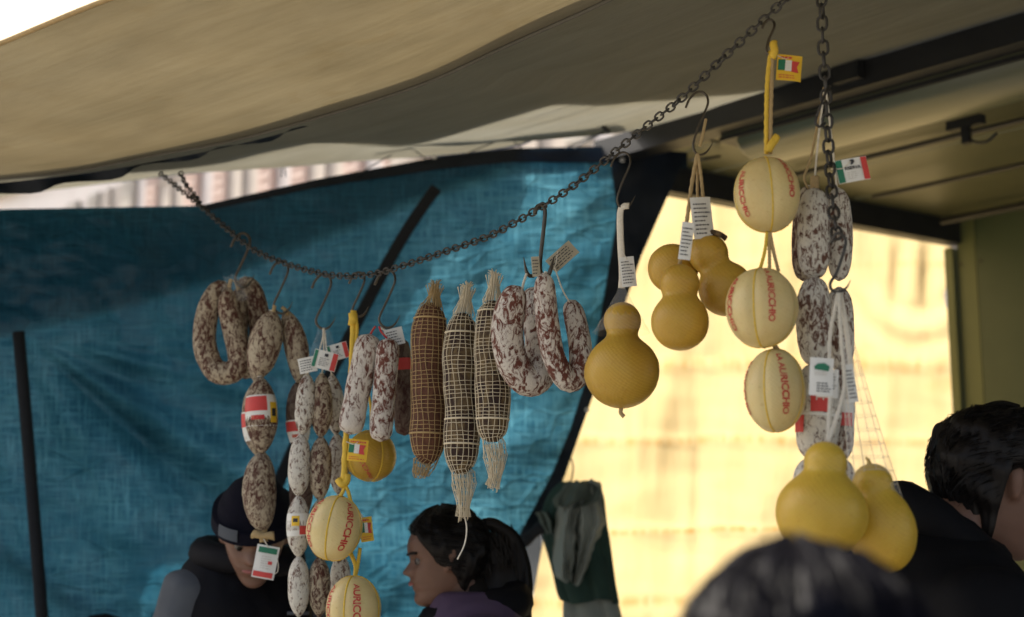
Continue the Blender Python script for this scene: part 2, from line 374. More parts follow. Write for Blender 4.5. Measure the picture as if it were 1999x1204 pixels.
def house(label, base, ax, width, floors, fh, mats, shut, group):
    nrm = Vector((ax.y, -ax.x, 0)); nrm = nrm if nrm.y < 0 else -nrm
    up = Vector((0, 0, 1)); H = floors*fh + 0.5; depth = 8
    r = thing('town_house', label, 'house', base, group)
    wm = MB(); wm.box(base + ax*width/2 - nrm*depth/2 + up*H/2, ax*width/2, nrm*depth/2, up*H/2); wm.build('wall', mats, r, False)
    c = MB(); c.box(base + ax*width/2 + nrm*0.12 + up*(H-0.1), ax*(width/2+0.02), nrm*0.2, up*0.14); c.build('cornice', M['stone'], r, False)
    a = base + up*(H+0.045) + nrm*0.4; b = base + ax*width + up*(H+0.045) + nrm*0.4
    rd = (-nrm*(depth/2+0.4) + up*1.3)
    rf = MB(); rf.add([a, b, b+rd, a+rd, a-nrm*(depth+0.8), b-nrm*(depth+0.8)], [(0,1,2,3), (3,2,5,4), (0,3,4), (1,5,2)]); rf.build('roof', M['rooftile'], r, False)
    nb = int(width/1.9)
    for f in range(floors):
        for k in range(nb):
            x = (k+0.5)*width/nb; z = f*fh + fh*0.55; wc = base + ax*x + up*z
            if f == 0 and k == nb//2:
                d = MB(); d.box(base + ax*x + nrm*0.03 + up*1.1, ax*0.5, nrm*0.05, up*1.1); dr = d.build('door', shut, r, False)
                d = MB(); d.box(base + ax*(x+0.35) + nrm*0.11 + up*1.05, ax*0.02, nrm*0.03, up*0.08); d.build('handle', M['steel'], dr, False)
                continue
            p = MB(); p.box(wc + nrm*0.02, ax*0.42, nrm*0.03, up*0.72); wo_ = p.build('window', M['curtain'], r, False)
            s_ = MB(); s_.box(wc + nrm*0.06 - up*0.78, ax*0.55, nrm*0.1, up*0.05); s_.build('sill', M['stone'], wo_, False)
            for sg in (-1, 1):
                s_ = MB(); s_.box(wc + nrm*0.05 + ax*sg*0.63, ax*0.2, nrm*0.03, up*0.74)
                for q in range(9): s_.box(wc + nrm*0.09 + ax*sg*0.63 + up*(-0.64+q*0.16), ax*0.16, nrm*0.012, up*0.05)
                s_.build('shutter', shut, wo_, False)
            s_ = MB(); s_.box(wc + nrm*0.07, ax*0.025, nrm*0.03, up*0.72); s_.box(wc + nrm*0.065 + up*0.2, ax*0.42, nrm*0.02, up*0.02); s_.build('glazing_bar', M['stone'], wo_, False)
    return r
hb = Vector((-10.2, 27.2, 0))
house('pale plaster house with grey shutters seen past the awning at far left', hb, AX, 6.2, 3, 2.75, M['plaster'], M['shutter2'], 'houses across the street')
house('pinkish house with brown shutters seen through the gap over the tarp', hb + AX*6.2, AX, 8.5, 3, 2.85, M['plaster'], M['shutter'], 'houses across the street')
house('house with grey shutters far behind the yellow canvas', hb + AX*14.7, AX, 8.0, 3, 2.65, M['plaster'], M['shutter2'], 'houses across the street')

def van(base):
    r = thing('parked_van', 'white parked van glimpsed below the tarp corner', 'van', base)
    a = AX; n = Vector((-AX.y, AX.x, 0)); u = Vector((0, 0, 1))
    pr = [(-2.3, .35), (2.1, .35), (2.35, .6), (2.3, 1.05), (1.75, 1.2), (1.15, 1.95), (-2.2, 2.0), (-2.35, 1.7)]
    b = MB(); vs = []
    for s_, k in ((-.9, 1), (-.86, 1), (.86, 1), (.9, 1)):
        vs += [base + a*x*(1 if abs(s_) < .88 else .985) + u*(z if abs(s_) < .88 else (z-1.1)*.97+1.1) + n*s_ for x, z in pr]
    m = len(pr); fs = [tuple(range(m)), tuple(range(3*m, 4*m))]
    for j in range(3):
        for k in range(m): fs.append((j*m+k, j*m+(k+1) % m, (j+1)*m+(k+1) % m, (j+1)*m+k))
    b.add(vs, fs); b.build('body', M['van'], r, False)
    for s_ in (-1, 1):
        for x0, x1 in ((.35, 1.05), (-.6, .2), (-1.7, -.75)):
            q = MB(); q.box(base + a*(x0+x1)/2 + u*1.55 + n*s_*.905, a*(x1-x0)/2, n*.008, u*.25); q.build('window', M['glass'], r, False)
        for x in (-1.45, 1.5):
            c = base + a*x + u*.33 + n*s_*.84
            q = MB(); q.tube([c - n*.1, c + n*.1], .33, 20); wh = q.build('wheel', M['rubber'], r)
            q = MB(); q.tube([c - n*.105, c + n*.105], .2, 16); q.build('rim', M['steel'], wh)
        q = MB(); q.box(base + a*2.33 + u*.8 + n*s_*.65, a*.03, n*.15, u*.09); q.build('headlight', M['glass'], r, False)
    q = MB(); q.box(base + a*1.47 + u*1.6, a*.27 + u*-.34, n*.78, (a*.5+u*.4)*.02); q.build('windscreen', M['glass'], r, False)
van(P(1040, 1091, 11.5)*1.0 + Vector((0.6, 0.3, -1.55)))

# ------------------------------------------------------------------ cloth sheets
def pl(pts):                                    # polyline by arc length
    pts = [Vector(p).to_2d() for p in pts]; L = [0]
    for i in range(1, len(pts)): L.append(L[-1] + (pts[i]-pts[i-1]).length)
    def f(s):
        s = max(0, min(1, s))*L[-1]
        for i in range(1, len(pts)):
            if s <= L[i] + 1e-9:
                return pts[i-1].lerp(pts[i], (s-L[i-1])/max(1e-9, L[i]-L[i-1]))
        return pts[-1]
    return f
def coons(T, B, L, R, ns, ntt, depth):
    G = []; UV = []
    for j in range(ntt+1):
        t = j/ntt; row = []
        for i in range(ns+1):
            s = i/ns
            q = T(s)*(1-t) + B(s)*t + L(t)*(1-s) + R(t)*s - (T(0)*(1-t)*(1-s) + T(1)*(1-t)*s + B(0)*t*(1-s) + B(1)*t*s)
            row.append(P(q.x, q.y, depth(q.x, q.y))); UV.append((q.x/1000, -q.y/1000))
        G.append(row)
    m = MB(); m.grid(G); m.uv = UV; return m
def sm(x, a, b):
    t = max(0, min(1, (x-a)/(b-a))); return t*t*(3-2*t)
def tarpY(px, py, off=0.0):
    y = 4.55 + 0.00028*px
    dx, dy = px-40, py-648; r = math.hypot(dx, dy); a = math.degrees(math.atan2(dy, dx))
    f = sm(r, 15, 260)*sm(a, -25, 5)
    for ang, wd, am in ((6, 2.0, .02), (14, 3.5, .045), (33, 4.5, .10), (41, 5, -.10), (60, 9, .07)):
        y += (1.1 + 1.6*noise.noise(Vector((r/130, ang, 0))))*f*am*math.exp(-((a-ang)/wd)**2)*(1 - 0.6*sm(r, 500, 1100))
    y += 0.02*math.sin(px/95 + py/210) + 0.014*math.sin(py/55 + px/230)*sm(py, 600, 900)
    y += 0.030*noise.noise(Vector((px/230, py/140, 3.1))) + 0.012*noise.noise(Vector((px/70, py/60, 7.7)))
    y += 0.016*(1-2*abs(noise.noise(Vector((px/110+3, py/75, 1.3))))) + 0.007*(1-2*abs(noise.noise(Vector((px/36, py/27, 5.3)))))
    y += 0.05*sm(py, 1000, 1400)*math.sin(px/120)
    if px > 840: y += 0.02*math.sin((px-840)/42 + py/300)*sm(px, 840, 950)
    return y + off
top = pl([(-420, 418), (0, 410), (400, 402), (620, 352), (860, 308), (1000, 292), (1190, 288), (1340, 300)])
right = pl([(1340, 300), (1250, 500), (1163, 752), (1098, 935), (1030, 1062), (985, 1200), (930, 1650)])
left = pl([(-420, 418), (-420, 1650)]); bot = pl([(-420, 1650), (930, 1650)])
tr = thing('blue_tarp', 'large blue woven tarpaulin hung as the back screen behind the sausages', 'tarp', P(400, 1650, 4.6))
coons(top, bot, left, right, 230, 170, tarpY).build('sheet', M['tarp'], tr)
fl_t = pl([(-420, 416), (0, 408), (400, 401), (620, 351), (860, 307), (1000, 291), (1190, 287)])
fl_b = pl([(-420, 690), (0, 655), (200, 612), (430, 545), (620, 470), (840, 385), (1000, 335), (1190, 322)])
coons(fl_t, fl_b, pl([(-420, 416), (-420, 690)]), pl([(1190, 287), (1190, 322)]), 90, 14, lambda x, y: tarpY(x, y, 0.022)).build('folded_flap', M['tarp'], tr)
coons(pl([(400, 399), (620, 349), (860, 305), (1000, 289), (1190, 285), (1342, 297)]), pl([(400, 412), (620, 366), (860, 330), (1000, 316), (1190, 318), (1342, 330)]),
      pl([(400, 399), (400, 412)]), pl([(1342, 297), (1342, 330)]), 70, 4, lambda x, y: tarpY(x, y, -0.008)).build('top_hem', M['hem'], tr)
coons(pl([(1190, 300), (1341, 298)]), pl([(1010, 1050), (1032, 1064)]), pl([(1190, 300), (1205, 420), (1160, 690), (1112, 840), (1075, 930), (1010, 1050)]),
      pl([(1341, 298), (1252, 500), (1165, 752), (1100, 936), (1032, 1064)]), 14, 60, lambda x, y: tarpY(x, y, -0.014)).build('side_hem', M['hem'], tr)
for ex, ey in ((848, 306), (1146, 800), (1215, 312)):
    c = P(ex, ey, tarpY(ex, ey, -0.03)); q = MB()
    q.tube([c + Vector((math.cos(i*math.pi/5)*.006, 0, math.sin(i*math.pi/5)*.006)) for i in range(10)], .0025, 5, closed=True); q.build('eyelet', M['paper'], tr)
# strap, poles in front of the tarp
def strip(pts, Yf, wpx, name, mat, thick=0.25, parent=None, taper=1.0):
    ps = catmull([P(x, y, Yf(x, y)) for x, y in pts], 40); q = MB()
    q.tube(ps, lambda t: wpx/2*mpp(4.7)*(taper + (1-taper)*sm(t, .10, .17)), 10, flat=(thick, 1.0)); return q.build(name, mat, parent)
tag_(strip([(852, 366), (815, 418), (772, 487), (722, 580), (640, 740), (560, 905), (505, 1040), (430, 1230)], lambda x, y: tarpY(x, y, -0.035), 25, 'tarp_strap', M['strap'], 0.10),
     'wide black strap running diagonally down the blue tarp', 'strap')
pp = [P(36, 648, 4.45), P(52, 830, 4.45), P(82, 1204, 4.45), P(110, 1560, 4.45)]
q = MB(); q.tube(catmull(pp, 12), 12*mpp(4.45), 12); q.add([], [])
tag_(q.build('tent_pole', M['strap']), 'black tent pole propping up the blue tarp at far left', 'pole')
strip([(-60, 1040), (10, 1085), (80, 1140), (170, 1190), (300, 1260)], lambda x, y: tarpY(x, y, 0.05), 30, 'rear_shadow_strip', M['strap'], 0.3, tr)  # unseen strip added behind the tarp to cast a soft dark band
bgp = P(195, 1345, 4.2); q = MB()
q.tube(catmull([bgp + Vector((-.12, 0, .0)), bgp + Vector((-.06, 0, .135)), bgp + Vector((.05, 0, .15)), bgp + Vector((.12, 0, .02))], 16), lambda t: .055*(1-.4*abs(2*t-1)), 12, disp=lambda t, p, c: 1+.25*noise.noise(c*30))
tag_(q.build('dark_bag', M['vest']), 'dark bag just showing at the bottom edge beside the pole', 'bag')

# yellow canvas end wall
_fa, _fb = Pz(1335, 333, 3.05), Pz(1852, 432, 3.05); _fn = Vector((-(_fb-_fa).y, (_fb-_fa).x, 0)).normalized()
def yelY(px, py):
    d_ = ray(px, py); y = max(4.98, d_.y*_fn.dot(_fa + _fn*0.10)/_fn.dot(d_))      # the vertical plane under the stall's end frame
    y += 0.014*math.sin(px/38 + 0.6*math.sin(py/160))*sm(py, 420, 760) + 0.05*noise.noise(Vector((px/120, py/190, 1.7))) + 0.016*noise.noise(Vector((px/30, py/150, 4.2))) + 0.006*(1-2*abs(noise.noise(Vector((px/140, py/45, 8.2)))))
    r_ = math.hypot((px-1795)*1.0, (py-470)*.8); y += 0.016*math.sin(r_/9.5 + .8*noise.noise(Vector((px/60, py/60, 2))))*sm(r_, 70, 120)*(1-sm(r_, 150, 215))*sm(py, 470, 560) + 0.018*math.sin(px/9 + py/120)*sm(px, 1690, 1740)*(1-sm(py, 560, 640))*sm(py, 440, 500)
    for yy in (712, 860, 1035): y += 0.012*math.exp(-((py-yy)/7)**2)
    return y
yt = thing('yellow_canvas', 'bright yellow backlit canvas screen with stains and seams', 'canvas', P(1450, 1500, 5.5))
coons(pl([(1240, 318), (1340, 337), (1860, 436)]), pl([(1000, 1640), (1905, 1640)]), pl([(1240, 318), (1062, 1045), (1034, 1204), (1000, 1640)]),
      pl([(1860, 436), (1856, 520), (1843, 575), (1846, 600), (1862, 612), (1872, 830), (1905, 1640)]), 90, 110, yelY).build('sheet', M['yellow'], yt)
# ------------------------------------------------------------------ stall body (metal van unit on the right)
ZC = 3.05
up = Vector((0, 0, 1))
b0 = Pz(1200, 268, ZC); cor = Pz(1852, 432, ZC); NX = Vector((AX.y, -AX.x, 0)); NX = NX if NX.y > 0 else -NX   # away from the customers
st = thing('stall_unit', 'cream and green metal market stall body with roof rails on the right', 'stall', (cor.x, cor.y, 0))
fl0 = Pz(1335, 333, ZC)
endv = (cor - fl0)
p00 = b0 - AX*0.02; width_n = (cor - b0).dot(NX)
# ceiling panels: strips parallel to the beam, each its own panel
edges = [0.05, 0.33, 0.62, 0.98, 1.4, width_n]
def farpt(n):                     # where a line at offset n from the beam meets the end frame
    base = b0 + NX*n; d = endv.normalized(); nn = Vector((-d.y, d.x, 0))
    s = (fl0 - base).dot(nn) / AX.dot(nn); return base + AX*s
for i in range(len(edges)-1):
    a, b = edges[i]+0.004, edges[i+1]-0.004 + (0.15 if i == len(edges)-2 else 0)
    pa, pb = farpt(a), farpt(b)
    if i == 0: pa = b0 + NX*a + AX*0.0; 
    q = MB(); e = 5.0
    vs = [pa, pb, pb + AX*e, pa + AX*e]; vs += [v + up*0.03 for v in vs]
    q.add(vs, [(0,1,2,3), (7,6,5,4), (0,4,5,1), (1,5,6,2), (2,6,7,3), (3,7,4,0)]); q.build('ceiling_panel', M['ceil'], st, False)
q = MB(); c = b0 + AX*2.4 - up*0.055 - NX*0.01; q.box(c, AX*2.45, NX*0.045, up*0.04); q.build('front_beam', M['dark'], st, False)
q = MB(); c = (fl0+cor)/2 - up*0.045; d = endv.normalized(); q.box(c, d*(endv.length/2+0.10), Vector((-d.y, d.x, 0))*0.035, up*0.06); q.build('end_frame', M['dark'], st, False)
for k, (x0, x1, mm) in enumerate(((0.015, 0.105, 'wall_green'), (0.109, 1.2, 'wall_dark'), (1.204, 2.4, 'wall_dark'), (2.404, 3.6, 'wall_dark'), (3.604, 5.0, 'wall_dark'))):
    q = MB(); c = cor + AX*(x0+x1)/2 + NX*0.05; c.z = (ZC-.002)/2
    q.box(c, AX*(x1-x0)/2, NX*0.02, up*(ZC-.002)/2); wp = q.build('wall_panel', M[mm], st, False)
    for z in (0.5, 1.4, 2.1, 2.85):
        q = MB(); rc = cor + AX*(x0+0.02) + NX*0.027; rc.z = z; q.tube([rc, rc - NX*0.004], 0.006, 8); q.build('rivet', M['steel'], wp)
# corner post
q = MB(); c = cor - AX*0.012 + NX*0.03; c.z = (ZC-0.12)/2; q.box(c, AX*0.02, NX*0.03, up*(ZC-0.12)/2); q.build('corner_post', M['wall_green'], st, False)
def rail(px, py, z, r, name, far=0.0, ln=4.5, mat='dark'):
    a = Pz(px, py, z); q = MB(); q.tube([a - AX*far, a + AX*ln], r, 10); return q.build(name, M[mat], st), a
rail(1545, 343, ZC-0.05, 0.011, 'roof_rail', 0.0)
rail(1705, 384, ZC-0.05, 0.010, 'roof_rail', 0.0)
rail(1846, 430, ZC-0.05, 0.016, 'roof_rail', 0.02)
# switch box and rail bracket with a curved hook
a = Pz(1662, 140, ZC-0.04); q = MB(); q.box(a, AX*0.045, NX*0.035, up*0.035); q.box(a - AX*0.07 + up*0.015, AX*0.03, NX*0.02, up*0.015); q.build('switch_box', M['dark'], st, False)
rail(1560, 215, ZC-0.03, 0.006, 'cable_run', .1); rail(1500, 205, ZC-0.02, 0.005, 'cable_run', .0); rail(1640, 318, ZC-0.02, 0.006, 'cable_run', .2)
a = Pz(1885, 240, ZC-0.06); q = MB(); q.box(a, AX*0.065, NX*0.016, up*0.016); q.box(a + AX*0.0 - up*0.04, AX*0.013, NX*0.012, up*0.032); bk = q.build('rail_bracket', M['dark'], st, False)
q = MB(); q.tube(catmull([a + AX*0.0 - up*0.05, a + AX*0.035 - up*0.075, a + AX*0.075 - up*0.08, a + AX*0.11 - up*0.06], 14), 0.005, 8); q.build('curved_hook', M['dark'], bk)
# fluorescent fitting
f0 = Pz(1402, 282, ZC-0.13); f0 = f0 + NX*0.13
ft = thing('fluorescent_fitting', 'long switched-off fluorescent light fitting fixed under the stall ceiling', 'light', f0)
G = []
for s_ in [0, .01, .03, .06, 2.34, 2.37, 2.39, 2.4]:
    e = min(1, math.sqrt(max(0.02, min(s_, 2.4-s_)/.06))); G.append([f0 + AX*s_ + NX*(0.125*math.cos(k*math.pi/10)*e + .02) - up*(0.07*math.sin(k*math.pi/10)*e) + up*0.02 for k in range(11)])
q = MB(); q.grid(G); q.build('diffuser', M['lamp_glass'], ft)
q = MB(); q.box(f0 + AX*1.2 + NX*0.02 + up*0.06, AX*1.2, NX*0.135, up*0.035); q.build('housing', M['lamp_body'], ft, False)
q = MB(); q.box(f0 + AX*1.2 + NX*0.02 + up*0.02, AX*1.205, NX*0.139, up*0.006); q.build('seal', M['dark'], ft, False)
# small cable by the fitting
q = MB(); q.tube(catmull([Pz(1300, 240, ZC-.02), Pz(1340, 252, ZC-.06), Pz(1370, 268, ZC-.07), Pz(1404, 278, ZC-.06)], 20), 0.005, 6)
tag_(q.build('lamp_cable', M['dark']), 'dark cable running to the end of the light fitting', 'cable')
q = MB(); q.tube(catmull([Pz(1345, 312, ZC-.02), Pz(1375, 310, ZC-.05), Pz(1405, 305, ZC-.02)], 14), 0.006, 6)
tag_(q.build('lamp_cable', M['dark']), 'short dark cable end below the light fitting, over the yellow canvas', 'cable')

# ------------------------------------------------------------------ awning sheets
ZA = 2.60
EP = [(-700, 395), (-300, 374), (0, 346), (180, 326), (420, 280), (640, 222), (830, 162), (1000, 85), (1110, 36), (1300, -60)]
ea, eb = Pz(0, 346, ZA), Pz(1110, 36, ZA)
AD = (eb - ea).normalized(); AN = Vector((AD.y, -AD.x, 0)); AN = AN if AN.y < 0 else -AN      # towards the customers
na = Pz(0, 106, ZA)                                   # outer edge seen at top left
wA = (na - ea).dot(AN)
L0, L1 = -3.2, 4.6
_ec = [((p - ea).dot(AD), (p - ea).dot(AN)) for p in [Pz(x, y, ZA) for x, y in EP]]
def bow(s_):
    if s_ <= _ec[0][0]: return _ec[0][1]*max(0, 1-(_ec[0][0]-s_))
    for i in range(1, len(_ec)):
        if s_ <= _ec[i][0]: return _ec[i-1][1] + (_ec[i][1]-_ec[i-1][1])*(s_-_ec[i-1][0])/(_ec[i][0]-_ec[i-1][0])
    return _ec[-1][1]*max(0, 1-(s_-_ec[-1][0])*.5)
def bowS(s_): return sum(bow(s_+.04*(i-3)) for i in range(7))/7
aw = thing('awning_flap', 'tan translucent awning canvas lit from above at upper left', 'awning', (ea.x, ea.y, 0))
G = []; UV = []
nS, nW = 110, 26
for j in range(nW+1):
    row = []
    for i in range(nS+1):
        s_ = L0 + (L1-L0)*i/nS; k = j/nW
        wd = wA + 0.45*sm(s_, 1.35, 2.6)
        p = ea + AD*s_ + AN*(wd*k + bowS(s_)*(1-k)**2)
        sag = -0.055*math.sin(k*math.pi)*(1+.3*math.sin(s_*2.1)) + 0.012*noise.noise(Vector((s_*1.1, k*5, 2.2))) + 0.005*noise.noise(Vector((s_*3, k*14, 9)))
        droop = 0
        p = p + up*(sag + droop*0.5 + 0.03*k)
        row.append(p); UV.append((s_, wd*k))
    G.append(row)
q = MB(); q.grid(G); q.uv = UV; q.build('canvas', M['awning'], aw)
q = MB(); q.tube([p + up*-0.003 for p in G[0]], 0.004, 8); q.build('edge_hem', M['hem2'], aw)
q = MB(); q.tube([p.copy() for p in G[-1]], 0.006, 6); q.build('edge_cord', M['net_tan'], aw)
# dark folded valance hanging under the rail at the left end
VG = []; VU = []
for j in range(7):
    row = []
    for i in range(60):
        s_ = -1.2 + 2.25*i/59; h = 0.045*(1-sm(s_, 0.0, 0.75)) * (1 - .25*sm(s_, -.9, -.2)) * (0.86+.28*noise.noise(Vector((s_*5, 0, 5)))) + 0.004
        p = ea + AD*s_ + AN*(bowS(s_)-0.02) + up*(-0.01 - h*j/6) - AN*0.022*math.sin(s_*23)*j/6
        row.append(p); VU.append((s_, j/6*h))
    VG.append(row)
q = MB(); q.grid(VG); q.uv = VU; q.build('valance', M['hem'], aw)
# rear roof sheet between the awning rail and the stall beam
rf = thing('roof_sheet', 'grey roof canvas stretched between the awning rail and the stall beam', 'canopy', (b0.x, b0.y, 0))
ZB = 3.0
Ff = [(-600, 398), (-200, 378), (230, 347), (420, 331), (640, 307), (760, 302), (850, 299), (950, 290), (1020, 276), (1060, 256), (1120, 236), (1188, 214)]
Fw = [Pz(x, y, ZB) for x, y in Ff] + [b0 + AX*k + up*-0.01 - NX*0.03 for k in (0.12, 0.5, 1.1, 1.8, 2.6, 3.6, 4.8)]
Nw = [ea + AD*(L0 + (L1-L0)*i/15) + AN*(bowS(L0 + (L1-L0)*i/15)+.06) + up*0.07 for i in range(16)]
Fc, Nc = catmull(Fw, 121), catmull(Nw, 121)
G = []; UV = []
for j in range(31):
    k = j/30; row = []
    for i in range(121):
        p = Nc[i].lerp(Fc[i], k); p = p + up*(-0.05*math.sin(k*math.pi)*(1 if i < 70 else .4) + 0.012*noise.noise(Vector((i*.11, k*4, 6.6))) + .006*math.sin(k*40+noise.noise(Vector((i*.05, 0, 1)))*4)*sm(k, .0, .5)*(1-k))
        if i < 64: p = p - up*0.010*max(0, 1-abs(((i/121*26) % 3.2)-1.6)/1.6)*sm(k, .8, 1)
        row.append(p); UV.append((i/121*7.8, k*1.8))
    G.append(row)
q = MB(); q.grid(G); q.uv = UV; q.build('canvas', M['roof'], rf)
q = MB(); q.grid([[p + up*(.05+.02*noise.noise(p*2)) for p in r_] for r_ in G[:15]]); q.grid([[p + up*(.05+.02*noise.noise(p*2)) for p in r_[66:]] for r_ in G[14:]]); q.build('sun_block_sheet', M['sun_block'], rf)  # unseen sheet added above the canvas, blocks sun so the far edge glows
q = MB(); q.tube([p for p in G[-1][:52]], 0.006, 6); q.build('edge_rope', plain('blue_rope', (0.10, 0.12, 0.22), 0.7), rf)
# cords under the roof sheet
for k, (x0, y0, x1, y1, z, lb) in enumerate(((1000, 168, 1470, 22, 2.86, 'thin dark cord under the roof sheet, uppermost of the three'),
        (1000, 198, 1500, 45, 2.87, 'thin dark cord under the roof sheet, middle one of the three'), (960, 226, 1440, 85, 2.89, 'thin dark cord under the roof sheet, lowest of the three'))):
    a, b = Pz(x0, y0, z), Pz(x1, y1, z); q = MB(); q.tube(catmull([a, a.lerp(b, .5) - up*.012, b, b + (b-a)*.6], 20), 0.0032, 6)
    q.build('cord', M['dark'], rf)
# toggles holding the roof sheet edge
def toggle(px, py, lb, ends, along):
    c = Pz(px, py, 2.93); Yc = c.y; r = thing('canopy_toggle', lb, 'toggle', c, 'toggles along the roof sheet edge'); k = mpp(Yc)
    R = Vector((1, 0, 0)); Z = up
    q = MB(); q.tube(catmull([c - R*20*k - Z*3*k, c + Z*2*k, c + R*20*k + Z*5*k], 8), 3.2*k, 8); q.build('bar', M['dark'], r)
    q = MB(); q.tube(catmull([c - R*2*k, c + R*0*k - Z*10*k, c + R*10*k - Z*18*k], 8), 5*k, 8); q.build('hook', M['dark'], r)
    for ex, ey in ends:
        q = MB(); q.tube([c + R*6*k - Z*14*k, P(ex, ey, tarpY(ex, ey))], 0.0022, 5); q.build('cord', M['dark'], r)
    if along:
        q = MB(); q.tube([c - R*4*k - Z*8*k, P(along[0], along[1], Yc)], 6*k, 8); q.build('sleeve', M['coat_grey'], r)
toggle(547, 292, 'leftmost small dark toggle on the roof sheet edge', [(549, 346), (558, 345)], None)
toggle(790, 270, 'dark toggle with a grey sleeve, second from left on the roof sheet edge', [(690, 345), (835, 312)], (730, 298))
toggle(986, 253, 'dark toggle third from left on the roof sheet edge', [(905, 302), (1022, 292)], None)
toggle(1180, 240, 'rightmost dark toggle beside the bright gap', [(1120, 290), (1100, 290)], None)

# ------------------------------------------------------------------ chains and hooks
def link_mesh(p, wr, wd):
    q = MB(); pts = []; L = p/2 + wr; h = wd/2
    for k in range(6): a = -math.pi/2 + math.pi*k/5; pts.append(Vector((L - h + math.cos(a)*h, math.sin(a)*h, 0)))
    for k in range(6): a = math.pi/2 + math.pi*k/5; pts.append(Vector((-(L - h) + math.cos(a)*h, math.sin(a)*h, 0)))
    q.tube(pts, wr, 5, closed=True, up=Vector((0, 0, 1)))
    me = bpy.data.meshes.new('link'); me.from_pydata(q.v, [], q.f); me.polygons.foreach_set('use_smooth', [True]*len(q.f)); me.materials.append(M['chain']); me.update(); return me
LM = link_mesh(0.0145, 0.0021, 0.0125); LM2 = link_mesh(0.021, 0.0026, 0.016)
def chain(name, label, pts, me, pitch):
    ps = catmull(pts, 400); L = sum((ps[i+1]-ps[i]).length for i in range(399)); n = int(L/pitch); cs = catmull(pts, n+1)
    r = thing(name, label, 'chain', cs[0].lerp(cs[-1], .5), 'hanging chains')
    for i in range(n):
        c = (cs[i]+cs[i+1])/2; d = (cs[i+1]-cs[i]).normalized(); s_ = d.cross(Vector((0.1, -1, 0.15))).normalized(); t_ = d.cross(s_)
        an = rad(28 + random.uniform(-16, 16)) + (math.pi/2 if i % 2 else 0)
        y = s_*math.cos(an) + t_*math.sin(an); z = d.cross(y)
        o = bpy.data.objects.new('link', me); COL.objects.link(o); o.parent = r
        mt = Matrix((d, y, z)).transposed().to_4x4(); mt.translation = c - ORG[r.name]; o.matrix_local = mt
    return cs
CH = [(312, 338), (350, 368), (392, 402), (450, 452), (500, 490), (560, 515), (640, 536), (720, 536), (800, 514), (880, 487), (960, 458), (1050, 408), (1120, 362), (1190, 305), (1260, 248), (1330, 192), (1400, 124), (1470, 58), (1510, 20), (1570, -38)]
chain('sausage_chain', 'long sagging steel chain carrying the row of sausage hooks', [P(x, y, chY(x)) for x, y in CH], LM, 0.0145)
chain('chain_end', 'short loose chain end crossing the long chain at upper left', [P(352, 336, 3.72), P(364, 362, 3.68), P(385, 388, 3.62), P(391, 402, 3.58)], LM, 0.0145)
chain('drop_chain', 'vertical dark chain hanging in front of the right salami string', [P(1603, -60, 2.28), P(1605, 60, 2.28), P(1612, 180, 2.28), P(1618, 300, 2.28), P(1626, 400, 2.25), P(1634, 465, 2.22)], LM2, 0.021)

def hook(label, cx, cy, L, Y, lean=1.0, wire=2.4, mirror=1, flat_top=False):
    k = L/100.0; sh = [(-19, 24), (-13, 10), (-4, 0), (6, -3), (15, 3), (18, 14), (14, 28), (2, 55), (-9*lean, 78), (-11*lean, 88), (-6*lean, 97), (3, 102), (13, 99), (21, 90), (27, 78)]
    pts = [P(cx + mirror*x*k, cy + y*k, Y + (0.004 if i < 5 else 0)) for i, (x, y) in enumerate(sh)]
    ps = catmull(pts, 44); q = MB(); w_ = wire*mpp(Y)
    q.tube(ps, lambda t: w_*(1 if t < .86 else max(.15, 1-(t-.86)/.14*.85)), 8)
    o = q.build('meat_hook', M['steel']); tag_(o, label, 'hook', 'steel meat hooks'); return P(cx + mirror*3*k, cy + 100*k, Y)

# ------------------------------------------------------------------ goods
def lump(seed, wr=0.05, nw=9, bl=0.06, endp=5):
    def f(t, ph, c):
        e = abs(2*t-1)**endp
        return 1 + wr*e*math.cos(nw*ph + seed) + bl*noise.noise(c*22 + Vector((seed*3.1, 0, 0))) + 0.02*noise.noise(c*90)
    return f
def linkr(R, p=2.3, q=0.72, mn=0.10):
    return lambda t: R*max(mn, (max(0, 1-abs(2*t-1)**p))**q)
def sausage(root, pts, Y, wpx, mat, p=2.5, q=0.72, name='sausage', n=34, Yf=None, wr=0.10):
    ps = catmull([P(x, y, (Yf(i) if Yf else Y)) for i, (x, y) in enumerate(pts)], n)
    R = wpx/2*mpp(Y); b = MB(); rf_ = linkr(R, p, q)
    b.tube(ps, rf_, 22, disp=lump(random.uniform(0, 9), wr)); o = b.build(name, mat, root)
    if p < 4:
        d = (ps[1]-ps[0]).normalized(); a1 = d.orthogonal().normalized(); a2 = d.cross(a1); b = MB()
        for z_ in (.0, .0022): b.tube([ps[0] + d*(.001+z_) + (a1*math.cos(m*math.pi/6) + a2*math.sin(m*math.pi/6))*R*.15 for m in range(12)], .0011, 5, closed=True)
        ts = b.build('tie_string', M['string'], o); ts['kind'] = 'stuff'
    return o, ps, rf_
